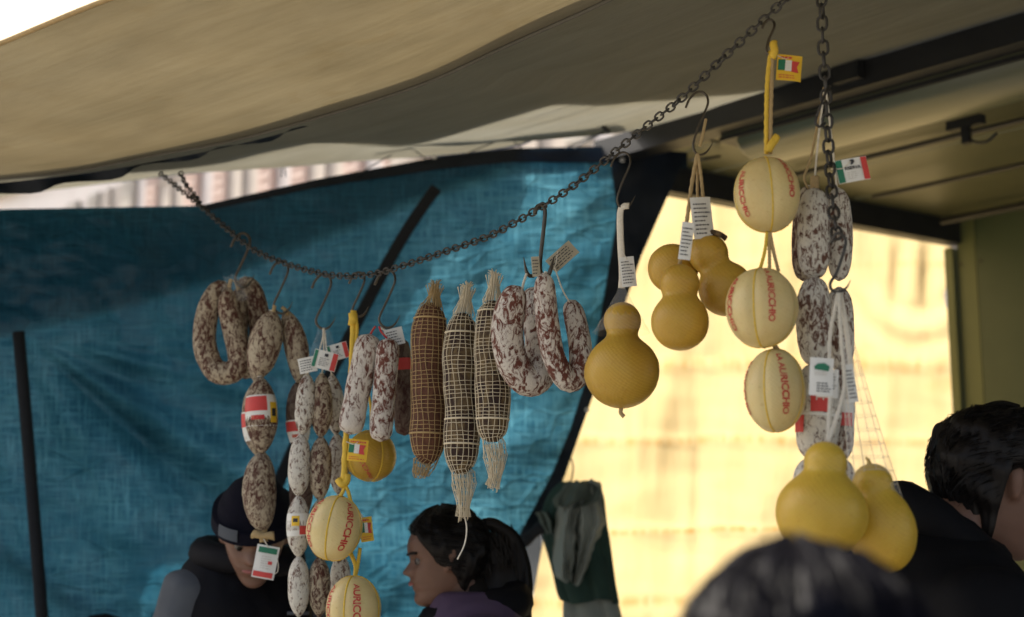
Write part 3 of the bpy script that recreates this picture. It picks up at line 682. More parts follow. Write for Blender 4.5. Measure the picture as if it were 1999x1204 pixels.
def band(par, ps, rf_, t0, t1, mat, name, k=1.05, a0=None, a1=None, seg=24):
    n = 10; pts = []; rr = []
    for i in range(n):
        t = t0 + (t1-t0)*i/(n-1); f = t*(len(ps)-1); j = min(len(ps)-2, int(f)); pts.append(ps[j].lerp(ps[j+1], f-j)); rr.append(rf_(t)*k)
    b = MB()
    if a0 is None: b.tube(pts, lambda u: rr[min(n-1, int(round(u*(n-1))))], seg, caps=False)
    else:
        G = []
        for i in range(n):
            d = (pts[min(n-1, i+1)] - pts[max(0, i-1)]).normalized(); f = Vector((0, -1, 0)); f = (f - d*f.dot(d)).normalized(); s_ = Vector((1, 0, 0)); s_ = (s_ - d*s_.dot(d)).normalized()
            G.append([pts[i] + (f*math.cos(a0+(a1-a0)*m/10) + s_*math.sin(a0+(a1-a0)*m/10))*rr[i] for m in range(11)])
        b.grid(G)
    return b.build(name, mat, par)
def cordpx(par, pts, Y, wpx, mat, name='cord', n=24, twist=True, Yf=None):
    ps = catmull([P(p[0], p[1], p[2] if len(p) > 2 else Y) for p in pts], n); b = MB()
    b.tube(ps, wpx/2*mpp(Y), 8, disp=(lambda t, ph, c: 1 + .13*math.sin(ph*2 + t*70)) if twist else None); return b.build(name, mat, par)

# text
def text_geo(body, size):
    cu = bpy.data.curves.new('t', 'FONT'); cu.body = body; cu.size = size; cu.align_x = 'CENTER'; cu.align_y = 'CENTER'; cu.resolution_u = 3; cu.offset = size*0.028; cu.space_character = 0.95
    ob = bpy.data.objects.new('t', cu); COL.objects.link(ob); dg = bpy.context.evaluated_depsgraph_get()
    me = bpy.data.meshes.new_from_object(ob.evaluated_get(dg)); vs = [v.co.copy() for v in me.vertices]; fs = [tuple(p.vertices) for p in me.polygons]
    bpy.data.objects.remove(ob); bpy.data.meshes.remove(me); return vs, fs
# cards
def card(root, px, py, Y, w_, h_, ang, style, name='label_tag', yaw=0.0, tie=None, mat=None, pitch=0.0):
    c = P(px, py, Y); k = mpp(Y); a = rad(ang)
    R0 = Vector((math.cos(yaw), math.sin(yaw), 0)); N = Vector((math.sin(yaw), -math.cos(yaw), 0)); U0 = up
    N = (N*math.cos(pitch) + U0*math.sin(pitch)).normalized(); U0 = N.cross(R0); U0 = U0 if U0.z > 0 else -U0
    R = R0*math.cos(a) + U0*math.sin(a); U = U0*math.cos(a) - R0*math.sin(a)
    W, H = w_*k, h_*k
    G = [[c + R*W*(i/6-.5) + U*H*(j/6-.5) - N*(0.06*W*((i/6-.5)**2*4) + .015*W*math.sin(i+j*.8)) for i in range(7)] for j in range(7)]
    b = MB(); b.grid(G); b.grid([[p - N*0.0006 for p in r_] for r_ in G])
    fr = lambda i, j: G[j][i]
    par = b.build(name, mat or (M['t_yellow'] if style == 'yellow' else M['paper_tan'] if style == 'tan' else M['paper']), root)
    def at(u, v, e=0.0007): return c + R*W*u + U*H*v + N*e - N*(0.06*W*(u*u*4))
    def rect(u0, v0, u1, v1, m, nm, e=0.0010):
        bb = MB(); bb.grid([[at(u0+(u1-u0)*i/4, v0+(v1-v0)*j/2, e+.012*W) for i in range(5)] for j in range(3)]); return bb.build(nm, m, par)
    def lines(u0, v0, u1, v1, n, m=M['black_ink'], fill=.45):
        bb = MB()
        for i in range(n):
            v = v0 + (v1-v0)*(i+.5)/n; hh = (v1-v0)/n*fill/2; u = u0; e_ = u0 + (u1-u0)*random.uniform(.6, 1)
            while u < e_:
                u2 = min(e_, u + random.uniform(.05, .16)); bb.add([at(u, v-hh, .001+.012*W), at(u2, v-hh, .001+.012*W), at(u2, v+hh, .001+.012*W), at(u, v+hh, .001+.012*W)], [(0, 1, 2, 3)]); u = u2 + .035
        bb.build('printed_lines', m, par, False)
    if style == 'flag':
        rect(-.48, -.46, -.34, .46, M['t_green'], 'green_stripe'); rect(.28, -.47, .48, .47, M['t_red'], 'red_stripe'); lines(-.22, -.35, .2, .12, 5, fill=.3); rect(-.05, .2, .1, .36, M['black_ink'], 'emblem')
    elif style == 'flagv':
        rect(-.40, .27, .42, .44, M['t_green'], 'green_stripe'); rect(-.45, -.46, .42, -.30, M['t_red'], 'red_stripe'); lines(-.2, -.22, .3, .2, 6, M['shutter2'], .25); rect(.12, -.06, .3, .04, M['t_red'], 'emblem')
    elif style == 'yellow':
        rect(-.46, -.12, -.18, .30, M['t_green'], 'green_stripe'); rect(-.18, -.14, .08, .28, M['paper'], 'white_stripe'); 
        bb = MB(); bb.add([at(.08, -.16, .001+.012*W), at(.38, -.18, .001+.012*W), at(.30, .04, .001+.012*W), at(.40, .26, .001+.012*W), at(.08, .26, .001+.012*W)], [(0, 1, 2, 3, 4)]); bb.build('red_stripe', M['t_red'], par, False)
        lines(-.4, .32, .4, .44, 1, M['t_red'], .6); lines(-.4, -.44, .4, -.26, 2, M['t_red'], .35); lines(-.14, -.05, .04, .2, 3, M['t_red'], .3)
    elif style in ('plain', 'tan'): lines(-.40, -.42, .42, .38, 8 if h_ > 40 else 5, fill=.32)
    elif style == 'riserva':
        rect(-.49, -.48, -.30, .48, M['t_green'], 'green_stripe'); rect(.30, -.48, .49, .48, M['t_red'], 'red_stripe')
        vs, fs = text_geo('RISERVA', H*.19); bb = MB(); bb.add([at(v.x/W, v.y/H + .08, .0012+.012*W) for v in vs], fs); bb.build('printed_lettering', M['black_ink'], par, False)
        lines(-.2, -.4, .2, -.06, 4, M['shutter2'], .25)
        bb = MB(); bb.add([at(-.05, .22, .0012+.012*W), at(.02, .22, .0012+.012*W), at(.10, .34, .0012+.012*W), at(.06, .44, .0012+.012*W), at(-.08, .42, .0012+.012*W), at(.0, .36, .0012+.012*W)], [(0, 1, 2, 3, 4, 5)]); bb.build('emblem', M['black_ink'], par, False)
    elif style == 'green_logo':
        bb = MB(); bb.add([at(-.3, .18, .001+.012*W), at(.28, .15, .001+.012*W), at(.33, .28, .001+.012*W), at(.1, .36, .001+.012*W), at(-.18, .34, .001+.012*W), at(-.33, .26, .001+.012*W)], [(0, 1, 2, 3, 4, 5)]); bb.build('emblem', M['t_green'], par, False)
        lines(-.3, .02, .25, .14, 3, M['shutter2'], .3); lines(-.2, -.42, .42, -.14, 4, fill=.4)
    if tie:
        b = MB(); b.tube(catmull([at(0, .42), at(0, .42).lerp(P(tie[0], tie[1], Y), .5) + Vector((.004, 0, -.006)), P(tie[0], tie[1], Y)], 10), 1.1*k, 5); b.build('tie_string', M['string'], par)
    return par

# --- horseshoe sausages at far left
Y = chY(458)
tip = hook('leftmost meat hook, over the horseshoe sausages', 470, 458, 100, Y, 1.0, 2.8)
s = thing('horseshoe_sausage', 'speckled horseshoe sausage at the left end of the row, nearer of the pair', 'sausage', P(435, 740, Y), 'horseshoe sausages')
sausage(s, [(448, 560), (425, 566), (404, 615), (400, 675), (420, 722), (452, 726), (468, 700), (458, 650), (445, 595), (447, 562)], Y-.02, 45, M['sal_tan'], 8, .5, wr=.05, n=50, Yf=lambda i: Y-.02-.004*i)
cordpx(s, [(447, 572), (449, 552), (452, 545)], Y-.03, 8, M['cord_tan'])
b = MB(); b.grid([[P(452+ (i-2)*9 + 6*math.sin(j*2.1), 538+j*12+4*math.sin(i*2.2), Y-.045-.006*math.sin(i*1.9+j)) for i in range(6)] for j in range(5)]); b.build('plastic_wrap', M['plastic'], s)
s = thing('horseshoe_sausage', 'speckled horseshoe sausage at the left end of the row, darker one behind', 'sausage', P(485, 730, Y), 'horseshoe sausages')
sausage(s, [(462, 555), (487, 558), (503, 605), (506, 660), (492, 712), (470, 712), (463, 660), (466, 600), (464, 562)], Y+.05, 42, M['sal_tan'], 8, .5, wr=.05, n=50)
cordpx(s, [(466, 566), (462, 552), (458, 546)], Y+.03, 8, M['cord_tan'])

# --- first large-link string
def lblband(link, ps, rf_, t0, t1, emblem=True):
    w_ = band(link, ps, rf_, t0, t1, M['paper'], 'paper_band', 1.035)
    band(link, ps, rf_, t0+.02, t0+(t1-t0)*.52, M['t_red'], 'red_stripe', 1.05, -1.5, .55)
    band(link, ps, rf_, t1-(t1-t0)*.34, t1-(t1-t0)*.2, M['red_ink'], 'printed_lines', 1.05, -.5, .35)
    if emblem: band(link, ps, rf_, t0+(t1-t0)*.25, t1-(t1-t0)*.1, M['t_yellow'], 'yellow_emblem', 1.055, .75, 1.35)
    if emblem: band(link, ps, rf_, t0+(t1-t0)*.45, t1-(t1-t0)*.3, M['black_ink'], 'emblem_print', 1.06, .85, 1.2)
Y = chY(540)
hook('second meat hook from the left, holding two sausage strings', 545, 512, 98, Y)
s = thing('sausage_string', 'string of three large speckled sausages with a flag tag at its foot', 'sausage string', P(512, 1050, Y), 'strings of large sausages')
sausage(s, [(534, 606), (526, 640), (514, 690), (506, 738)], Y, 62, M['sal_tan'])
o_, ps, rf_ = sausage(s, [(507, 734), (510, 800), (512, 885)], Y-.01, 60, M['sal_tan']); lblband(o_, ps, rf_, .26, .66)
sausage(s, [(512, 880), (506, 955), (513, 1040)], Y, 64, M['sal_tan'])
cordpx(s, [(536, 596), (534, 606), (531, 618)], Y-.005, 7, M['cord_tan'], 'knot')
b = MB(); b.tube(catmull([P(495, 1040, Y-.01), P(512, 1046, Y-.015), P(535, 1044, Y-.01)], 10), lambda t: 7*mpp(Y)*(.7+.6*abs(2*t-1)), 10, disp=lump(2, .3)); b.tube(catmull([P(513, 1030, Y), P(515, 1058, Y)], 6), 8*mpp(Y), 10); b.build('casing_knot', M['cord_tan'], s)
card(s, 518, 1097, Y-.02, 43, 62, -10, 'flagv', tie=(515, 1052))
cordpx(s, [(516, 1066), (540, 1090), (542, 1115), (530, 1122)], Y-.015, 1.6, M['string'], 'string_loop')
s = thing('sausage_string', 'darker sausage string with red band, half hidden behind the large-link string', 'sausage string', P(583, 900, Y), 'strings of large sausages')
sausage(s, [(556, 604), (572, 650), (582, 700), (583, 748)], Y+.03, 46, M['sal_tan'])
o_, ps, rf_ = sausage(s, [(581, 744), (582, 810), (584, 885)], Y+.04, 46, M['sal_dark']); lblband(o_, ps, rf_, .55, .85, False)
sausage(s, [(584, 880), (588, 950), (586, 1020)], Y+.05, 46, M['sal_dark'])
cordpx(s, [(550, 600), (556, 604), (561, 615)], Y+.01, 7, M['cord_tan'], 'knot')
s = thing('sausage_string', 'sausage with red band peeking out left of the large-link string', 'sausage string', P(492, 890, Y), 'strings of large sausages')
sausage(s, [(530, 606), (512, 660), (500, 748)], Y+.06, 50, M['sal_tan'])
o_, ps, rf_ = sausage(s, [(500, 744), (499, 810), (503, 890)], Y+.06, 52, M['sal_tan']); lblband(o_, ps, rf_, .42, .80, False)

# --- three strings of small sausages on one hook
Y = chY(622)
hook('third meat hook from the left, with flag tags on a plastic loop', 628, 538, 102, Y)
def small_string(label, xs, links, Yo, mat, labelled=None):
    s = thing('small_sausage_string', label, 'sausage string', P(xs[-1], 1210, Y+Yo), 'strings of small sausages')
    for i, (x0, y0, x1, y1, w_) in enumerate(links):
        o_, ps, rf_ = sausage(s, [(x0, y0), ((x0+x1)/2 + random.uniform(-2, 2), (y0+y1)/2), (x1, y1)], Y+Yo, w_*1.03, mat, 2.6, .72)
        if labelled == i:
            band(o_, ps, rf_, .3, .66, M['paper'], 'paper_band', 1.03); band(o_, ps, rf_, .5, .64, M['t_red'], 'red_stripe', 1.05, .25, 1.5); band(o_, ps, rf_, .34, .50, M['t_yellow'], 'yellow_emblem', 1.05, -.45, .25); band(o_, ps, rf_, .38, .44, M['black_ink'], 'emblem_print', 1.06, -.3, .1)
    return s
s = small_string('pale small-sausage string with a paper band, leftmost of three', [583], [(600, 728, 590, 850, 39), (588, 846, 583, 970, 42), (583, 966, 583, 1088, 42), (583, 1084, 583, 1204, 40)], -.03, M['sal_grey'], 2)
cordpx(s, [(600, 730), (618, 700), (630, 660), (631, 640)], Y-.02, 3, M['string'], 'string')
card(s, 600, 712, Y-.045, 34, 30, 12, 'plain')
s = small_string('small-sausage string passing behind the pale cheese ball, middle of three', [624], [(628, 728, 626, 855, 40), (627, 851, 624, 978, 43), (624, 974, 623, 1090, 42), (623, 1086, 623, 1204, 41)], -.02, M['sal_tan'])
cordpx(s, [(628, 732), (632, 700), (632, 640)], Y-.01, 3, M['string'], 'string')
card(s, 634, 703, Y-.05, 48, 36, -14, 'flag')
b = MB(); b.grid([[P(632 + (i-2.5)*(4+2*j) , 640+j*14 + 3*math.sin(i*2), Y-.012-.006*math.sin(i*2.1)) for i in range(6)] for j in range(5)]); b.build('plastic_loop', M['plastic'], s)
s = small_string('small-sausage string behind the yellow cord, rightmost of three', [665], [(648, 730, 656, 850, 36), (657, 846, 662, 966, 40), (663, 962, 664, 1085, 40), (665, 1080, 665, 1200, 40)], .04, M['sal_grey'])
cordpx(s, [(648, 732), (640, 700), (633, 640)], Y+.02, 3, M['string'], 'string')
card(s, 660, 686, Y-.02, 40, 32, 16, 'flag')

# --- cheeses
def melon(root, px, py, rx, ry, Y, mat=None, texts=(), ncord=4, ph0=0.2, tilt=0.0, pinch=0.05, cordm='cord_y', flat_end=.9):
    """waxed cheese ball tied with cords: rings of latitude, pinched under each cord"""
    k = mpp(Y); c = P(px, py, Y); A, H = rx*k, ry*k
    Rm = Matrix.Rotation(tilt, 3, 'Y')
    def pt(th, ph, e=0.0):      # th from the top, ph around, 0 = towards the camera
        rr = abs(math.sin(th))**flat_end
        pin = 1 - pinch*max(0, math.cos(ncord*(ph-ph0)))**8*rr + .03*noise.noise(Vector((math.cos(ph)*1.2, math.sin(ph)*1.2 + px, th*1.1)))
        q = Vector((math.sin(ph)*rr*(A*pin+e), -math.cos(ph)*rr*(A*pin+e), math.cos(th)*(H+e)))
        q *= 1 + .012*noise.noise(c*3 + q*18)
        return c + Rm @ q
    b = MB(); b.grid([[pt(math.pi*(i+.02)/40.04, 2*math.pi*j/64) for j in range(64)] for i in range(41)], wrap=True)
    b.add([pt(0.02, 2*math.pi*j/16) for j in range(16)], [tuple(range(16))]); b.add([pt(math.pi-.02, 2*math.pi*j/16) for j in range(16)], [tuple(range(16))])
    o = b.build('cheese', mat or M['prov'], root)
    for n_ in range(ncord):
        ph = ph0 + 2*math.pi*n_/ncord; b = MB(); b.tube([pt(.06+(math.pi-.12)*i/30, ph, -.0002) for i in range(31)], 1.9*k, 6, disp=lambda t, p_, cc: 1+.15*math.sin(p_*2+t*90)); b.build('binding_cord', M[cordm], o)
    for body, ph, t0, size, tl in texts:
        vs, fs = text_geo(body, size*k); b = MB()
        b.add([pt(t0 + v.x/H + tl*0, ph + v.y/A + tl*(v.x/H), .0011) for v in vs], fs); b.build('printed_lettering', M['red_ink'], o, False)
    return o
# yellow-cord cheese balls
Y = chY(690)
hook('fourth meat hook from the left, over the yellow cord', 697, 534, 82, Y)
s = thing('cheese_string', 'pale red-lettered cheese balls on a bright yellow cord among the sausages', 'cheese string', P(690, 1240, Y), 'strings of cheese balls')
Yc = Y-.07
cordpx(s, [(690, 606, Y), (689, 660, Y), (684, 760, Y-.02), (676, 850, Yc), (673, 900, Yc), (671, 945, Yc)], Y, 12, M['cord_y'])
cordpx(s, [(690, 612, Y-.003), (697, 640, Y-.003), (690, 700, Y)], Y, 7, M['cord_y'])
b = MB(); c = P(690, 622, Y); b.tube([c + up*.012, c, c - up*.014], 9*mpp(Y), 10, disp=lump(1, .2)); b.build('knot', M['cord_y'], s)
b = MB(); b.tube(catmull([P(660, 935, Yc), P(668, 946, Yc-.004), P(676, 940, Yc), P(678, 925, Yc)], 12), 7*mpp(Y), 10, disp=lump(3, .25)); b.build('knot', M['cord_y'], s)
for dx in (-5, 6): cordpx(s, [(672, 944), (674+dx, 960), (668+dx*3, 985)], Yc-.002, 7, M['cord_y'])
melon(s, 653, 1031, 53, 60, Yc, texts=(('AURICCHIO', .62, 1.42, 20, -.12), ('AURICCHIO', -1.0, 1.45, 20, 0), ('AURICCHIO', 2.6, 1.5, 20, 0)), ph0=-.14, tilt=.16)
cordpx(s, [(684, 1078, Yc+.03), (694, 1105, Yc+.02), (692, 1132, Yc+.01)], Yc, 8, M['cord_y']); cordpx(s, [(703, 1070, Yc+.03), (698, 1105, Yc+.02), (692, 1132, Yc+.01)], Yc, 7, M['cord_y'])
melon(s, 690, 1190, 52, 62, Yc-.01, texts=(('AURICCHIO', .22, 1.55, 20, 0), ('AURICCHIO', -1.05, 1.6, 20, 0)), ph0=-.25)
card(s, 698, 879, Yc-.015, 38, 42, -6, 'yellow', tie=(676, 862)); card(s, 716, 1033, Yc+.05, 26, 46, 8, 'yellow', yaw=.5, tie=(702, 1000))
s = thing('cheese_ball', 'shaded cheese ball hanging behind the two white salamis', 'cheese', P(726, 940, Y), 'single cheese balls')
melon(s, 724, 890, 49, 48, Y+.09, M['cacio'], texts=(('AURICCHIO', -.25, 1.9, 15, .5),), ph0=.6)
cordpx(s, [(724, 846), (722, 780), (700, 680), (694, 622)], Y+.08, 5, M['cord_y'])

# --- straight salamis
Y = chY(740)
hook('fifth meat hook from the left, over the straight white salamis', 752, 530, 108, Y)
s = thing('straight_salami', 'straight white-moulded salami leaning left, larger of the pair', 'salami', P(682, 850, Y), 'straight salamis')
sausage(s, [(722, 652), (712, 700), (697, 770), (682, 848)], Y-.03, 50, M['sal_white'], 12, .5, wr=.05)
cordpx(s, [(722, 656), (727, 645), (733, 637)], Y-.02, 4, M['red_ink'], 'tie')
s = thing('straight_salami', 'straight white-moulded salami hanging upright, whiter one of the pair', 'salami', P(742, 862, Y), 'straight salamis')
sausage(s, [(759, 660), (754, 720), (747, 800), (742, 862)], Y-.05, 45, M['sal_white'], 12, .5, wr=.05)
cordpx(s, [(759, 664), (745, 648), (740, 637)], Y-.03, 4, M['red_ink'], 'tie')
card(s, 770, 657, Y-.01, 36, 34, 14, 'plain')
s = thing('straight_salami', 'dark salami half hidden between the white salami and the netted meats', 'salami', P(788, 850, Y), 'straight salamis')
o_, ps, rf_ = sausage(s, [(778, 660), (786, 740), (790, 850)], Y+.04, 40, M['sal_dark'], 10, .5); band(o_, ps, rf_, .22, .34, M['t_red'], 'red_stripe', 1.03)
cordpx(s, [(778, 664), (760, 650), (741, 638)], Y+.02, 4, M['string'], 'tie')

# --- netted cured meats
def netted(label, hk, body, w_, gather, tail, mat, nmat, Y, string=None, ties=(.12, .84)):
    hook(*hk[:5], Y if len(hk) < 6 else hk[5], .55, 2.2)
    (x0, y0), (x1, y1) = body; s = thing('netted_meat', label, 'cured meat', P(x1, (tail[-1][1] if tail else y1), Y), 'netted cured meats')
    k = mpp(Y); R = w_/2*k
    ps = catmull([P(x0, y0, Y), P((x0*2+x1)/3-2, (y0*2+y1)/3, Y), P((x0+2*x1)/3+1, (y0+2*y1)/3, Y), P(x1, y1, Y)], 40)
    rf_ = linkr(R, 7, .5, .3); sd = random.uniform(0, 9); lf = lump(sd, .05, 7, .10)
    b = MB(); b.tube(ps, rf_, 24, disp=lf); o = b.build('meat', mat, s)
    # net: lengthwise threads running up into the gather and down into the tail, and rings
    full = [P(x, y, Y) for x, y in gather] ; tl = [P(x, y, Y) for x, y in tail]
    cen = full + ps[1:-1] + tl; ng, nt_ = len(full), len(tl)
    def radius(i):
        if i < ng: return (.50 - .22*math.sin(math.pi*i/max(1, ng-1)) if ng > 1 else .3)*R*(1.0 if i < ng-1 else 1.2)
        if i >= len(cen)-nt_: 
            j = i-(len(cen)-nt_); return R*(.62 - .28*j/max(1, nt_-1) + .10*math.sin(j*1.7))
        return rf_((i-ng+1)/(len(ps)-1))*1.02*1.0
    def ringpt(i, ph, e=0.0):
        c = cen[i]; a = cen[max(0, i-1)]; d = (cen[min(len(cen)-1, i+1)] - a).normalized()
        nv = Vector((0, -1, 0)); nv = (nv - d*nv.dot(d)).normalized(); bb = d.cross(nv)
        kk = lf((i-ng+1)/(len(ps)-1), ph, c) if ng <= i < len(cen)-nt_ else 1 + .16*math.sin(ph*5+i*1.3)
        return c + (nv*math.cos(ph) + bb*math.sin(ph))*(radius(i)*kk + .0007)
    nb = 18; b = MB(); th = .68*k
    for j in range(nb):
        ph = 2*math.pi*j/nb; ph_ = [ph + .05*math.sin(i*.5+j) for i in range(len(cen))]
        b.tube([ringpt(i, ph_[i] + .10*math.sin(i*.13)) for i in range(len(cen))], th, 4, caps=False)
    for i in range(ng, len(cen)-nt_):
        if i % 6 == 0: continue
        b.tube([ringpt(i, 2*math.pi*m/26) + up*random.uniform(-.0008, .0008) for m in range(26)], th, 4, closed=True)
    for i in list(range(len(cen)-nt_, len(cen))):
        for e in (0, .5):
            if i+1 < len(cen) or e == 0:
                j2 = min(len(cen)-1, i+1); b.tube([ringpt(i, 2*math.pi*m/16).lerp(ringpt(j2, 2*math.pi*m/16), e) for m in range(16)], th*.8, 3, closed=True)
    nn = b.build('netting', nmat, s); nn['kind'] = 'stuff'
    for t in ties:
        i = ng + int(t*(len(ps)-3)); b = MB(); b.tube([ringpt(i, 2*math.pi*m/26 ) + up*.001 for m in range(26)], 2.0*k, 6, closed=True); b.build('tie_string', nmat, s)
    # bunched net at top
    b = MB(); t0 = full[0]
    for m in range(26):
        ph = 2*math.pi*m/26; rr = R*.5*(.5+.5*((m*7) % 5)/5); tipv = t0 + Vector((math.cos(ph)*rr, -abs(math.sin(ph))*rr*.6, random.uniform(.0, .014)))
        b.tube(catmull([full[-1] + Vector((math.cos(ph)*R*.5, math.sin(ph)*R*.5, 0)), full[min(1, ng-1)].lerp(t0, .3) + Vector((math.cos(ph)*R*.28, math.sin(ph)*R*.28, 0)), t0 + (tipv-t0)*.5, tipv], 9), th*1.3, 4)
    bn = b.build('bunched_net', nmat, s); bn['kind'] = 'stuff'
    if tail:
        b = MB(); e = tl[-1]
        for m in range(22):
            ph = 2*math.pi*m/22; st_ = tl[0] + Vector((math.cos(ph), math.sin(ph), 0))*R*.5
            b.tube(catmull([st_, tl[len(tl)//2] + Vector((math.cos(ph+.4), math.sin(ph+.4), 0))*R*.42*random.uniform(.6, 1.1), e + Vector((math.cos(ph)*R*.28, math.sin(ph)*R*.2, random.uniform(-.012, .01)))], 9), th*1.15, 4)
        fr = b.build('net_tail', nmat, s); fr['kind'] = 'stuff'
    if string:
        b = MB(); b.tube(catmull([P(x, y, Y) for x, y in string], 20), 1.5*k, 5); b.build('loose_string', M['string'], s)
    return s
netted('reddish netted cured meat with a short tan tail, leftmost of three', ('meat hook over the reddish netted meat', 846, 500, 66, 0, chY(840)), [(841, 592), (834, 905)], 66, [(850, 558), (848, 578), (844, 600)], [(826, 905), (820, 925)], M['meat_red'], M['net_tan'], chY(840), None, (.10, .86))
netted('netted cured meat with a long white net tail and dangling string', ('meat hook over the netted meat with the long tail', 906, 484, 90, 0, chY(900)), [(903, 612), (900, 925)], 66, [(912, 562), (909, 585), (905, 612)], [(903, 925), (905, 945), (906, 968), (905, 990), (904, 1008)], M['meat_brown'], M['net'], chY(900), [(905, 1000), (911, 1030), (907, 1062), (893, 1092)], (.13, .70, .86))
netted('netted cured meat nearest the white horseshoe salamis', ('meat hook over the rightmost netted meat', 966, 452, 92, 0, chY(960)), [(962, 588), (961, 862)], 64, [(966, 538), (964, 562), (962, 588)], [(963, 868), (966, 890), (968, 915), (966, 935), (961, 950)], M['meat_brown'], M['net'], chY(960), None, (.08, .88))

# --- white horseshoe salamis on a big hook
Y = chY(1055)
c0 = (1058, 402)
q = MB(); ps = catmull([P(1044, 418, Y), P(1048, 404, Y), P(1058, 400, Y), P(1064, 412, Y), P(1061, 450, Y), P(1055, 505, Y), P(1056, 532, Y-.01), P(1070, 538, Y-.02), P(1082, 500, Y-.02)], 40)
q.tube(ps, lambda t: 4.2*mpp(Y)*(1 if t < .88 else max(.15, 1-(t-.88)/.12*.85)), 10)
q.tube(catmull([P(1055, 505, Y), P(1045, 535, Y-.005), P(1030, 535, Y-.01), P(1022, 502, Y-.01)], 16), lambda t: 4.0*mpp(Y)*(1 if t < .6 else max(.15, 1-(t-.6)/.4*.85)), 10)
tag_(q.build('double_hook', M['steel']), 'thick two-pronged hook above the white horseshoe salamis', 'hook')
s = thing('horseshoe_salami', 'fat white-moulded horseshoe salami left of the pair under the thick hook', 'salami', P(1030, 770, Y), 'white horseshoe salamis')
sausage(s, [(1016, 560), (1000, 590), (990, 645), (1000, 705), (1028, 742), (1052, 730), (1056, 680), (1048, 610), (1036, 562)], Y-.03, 64, M['sal_white'], 9, .5, wr=.04, n=54, Yf=lambda i: Y-.05+.016*i)
cordpx(s, [(1018, 572), (1022, 552), (1028, 534)], Y-.03, 5, M['string'], 'tie')
s = thing('horseshoe_salami', 'white and red mottled horseshoe salami right of the pair under the thick hook', 'salami', P(1105, 770, Y), 'white horseshoe salamis')
sausage(s, [(1062, 532), (1064, 580), (1070, 640), (1082, 700), (1108, 742), (1130, 728), (1133, 680), (1122, 620), (1112, 586)], Y-.07, 46, M['sal_white'], 11, .5, wr=.04, n=54, Yf=lambda i: Y-.08+.012*i)
cordpx(s, [(1112, 590), (1098, 565), (1082, 520)], Y-.02, 3, M['string'], 'tie'); cordpx(s, [(1063, 540), (1066, 530)], Y-.06, 6, M['string'], 'tie')
card(s, 1098, 500, Y-.01, 62, 32, 42, 'tan', tie=(1070, 536)); card(s, 1046, 520, Y-.035, 16, 40, 4, 'tan')

# --- pear shaped cheeses
def pear(root, top_px, bot_px, Y, rh, rb, mat, zs=1.0, Yb=None, neck=4.0, name='cheese', squat=1.0, sh=1.0):
    """axis from the crown of the head to the foot of the body; radii in photo pixels"""
    a = P(top_px[0], top_px[1], Y); b_ = P(bot_px[0], bot_px[1], Yb or Y); k = mpp(Y); L = (b_-a).length; h, B = rh*k, rb*k
    n = 56; pts = []; rr = []
    Bh = B*squat; zc = L - Bh
    for i in range(n):
        z = L*(1-math.cos(math.pi*i/(n-1)))/2; pts.append(a.lerp(b_, z/L))
        r1 = math.sqrt(max(0, h*h-(z-h)**2)) if z < 2*h else 0
        w2 = (z-zc)/(Bh*sh if z < zc else Bh); r2 = B*max(0, 1-abs(w2)**2)**(.5 if z >= zc else .5+.35*(sh-1)) if abs(w2) < 1 else 0
        r = (r1**neck + r2**neck)**(1/neck)
        if zc > z > h: r = max(r, h*.80)
        rr.append(max(.0005, r))
    for _ in range(2): rr = [rr[0]] + [(rr[i-1]+2*rr[i]+rr[i+1])/4 for i in range(1, n-1)] + [rr[-1]]
    sd = random.uniform(0, 9); m = MB()
    m.tube(pts, lambda t: rr[int(round(t*(n-1)))], 48, disp=lambda t, p, c: 1 + .055*noise.noise(c*7 + Vector((sd, math.cos(p), math.sin(p)))) + .022*noise.noise(c*20 + Vector((sd, math.cos(p)*1.6, math.sin(p)*1.6))) + .008*noise.noise(c*70 + Vector((math.cos(p)*3, math.sin(p)*3, sd))))
    return m.build(name, mat, root)
Y = chY(1212)
hook('meat hook over the single pear-shaped cheese against the black hem', 1212, 300, 104, Y, .6, 2.2)
s = thing('pear_cheese', 'large single smoked pear-shaped cheese in a clear net bag', 'cheese', P(1213, 800, Y), 'pear-shaped cheeses')
pear(s, (1215, 590), (1213, 797), Y, 37, 73, M['cacio'], squat=.98)
strap = catmull([P(1228, 402, Y-.005), P(1212, 408, Y), P(1211, 460, Y), P(1215, 530, Y), P(1214, 562, Y)], 20)
b = MB(); b.tube(strap, 7*mpp(Y), 8, flat=(.35, 1), disp=lump(4, .1)); b.build('bag_strap', M['string'], s)
b = MB(); G = []
for j in range(14):
    t = j/13; y = 560 + 90*t; hw = (6 + 50*t**1.1)*mpp(Y); c = P(1214, y, Y)
    G.append([c + Vector((math.cos(2*math.pi*m/30)*hw, math.sin(2*math.pi*m/30)*hw*.98, 0))*(1+.05*math.sin(m*3+j)) for m in range(30)])
b.grid(G, wrap=True); b.build('clear_bag', M['plastic'], s)
b = MB(); b.tube(catmull([P(1213, 795, Y), P(1212, 806, Y), P(1219, 813, Y)], 8), 4*mpp(Y), 8, disp=lump(5, .3)); b.build('casing_knot', M['cord_tan'], s)
card(s, 1226, 530, Y-.015, 29, 60, 6, 'plain', tie=(1214, 490))

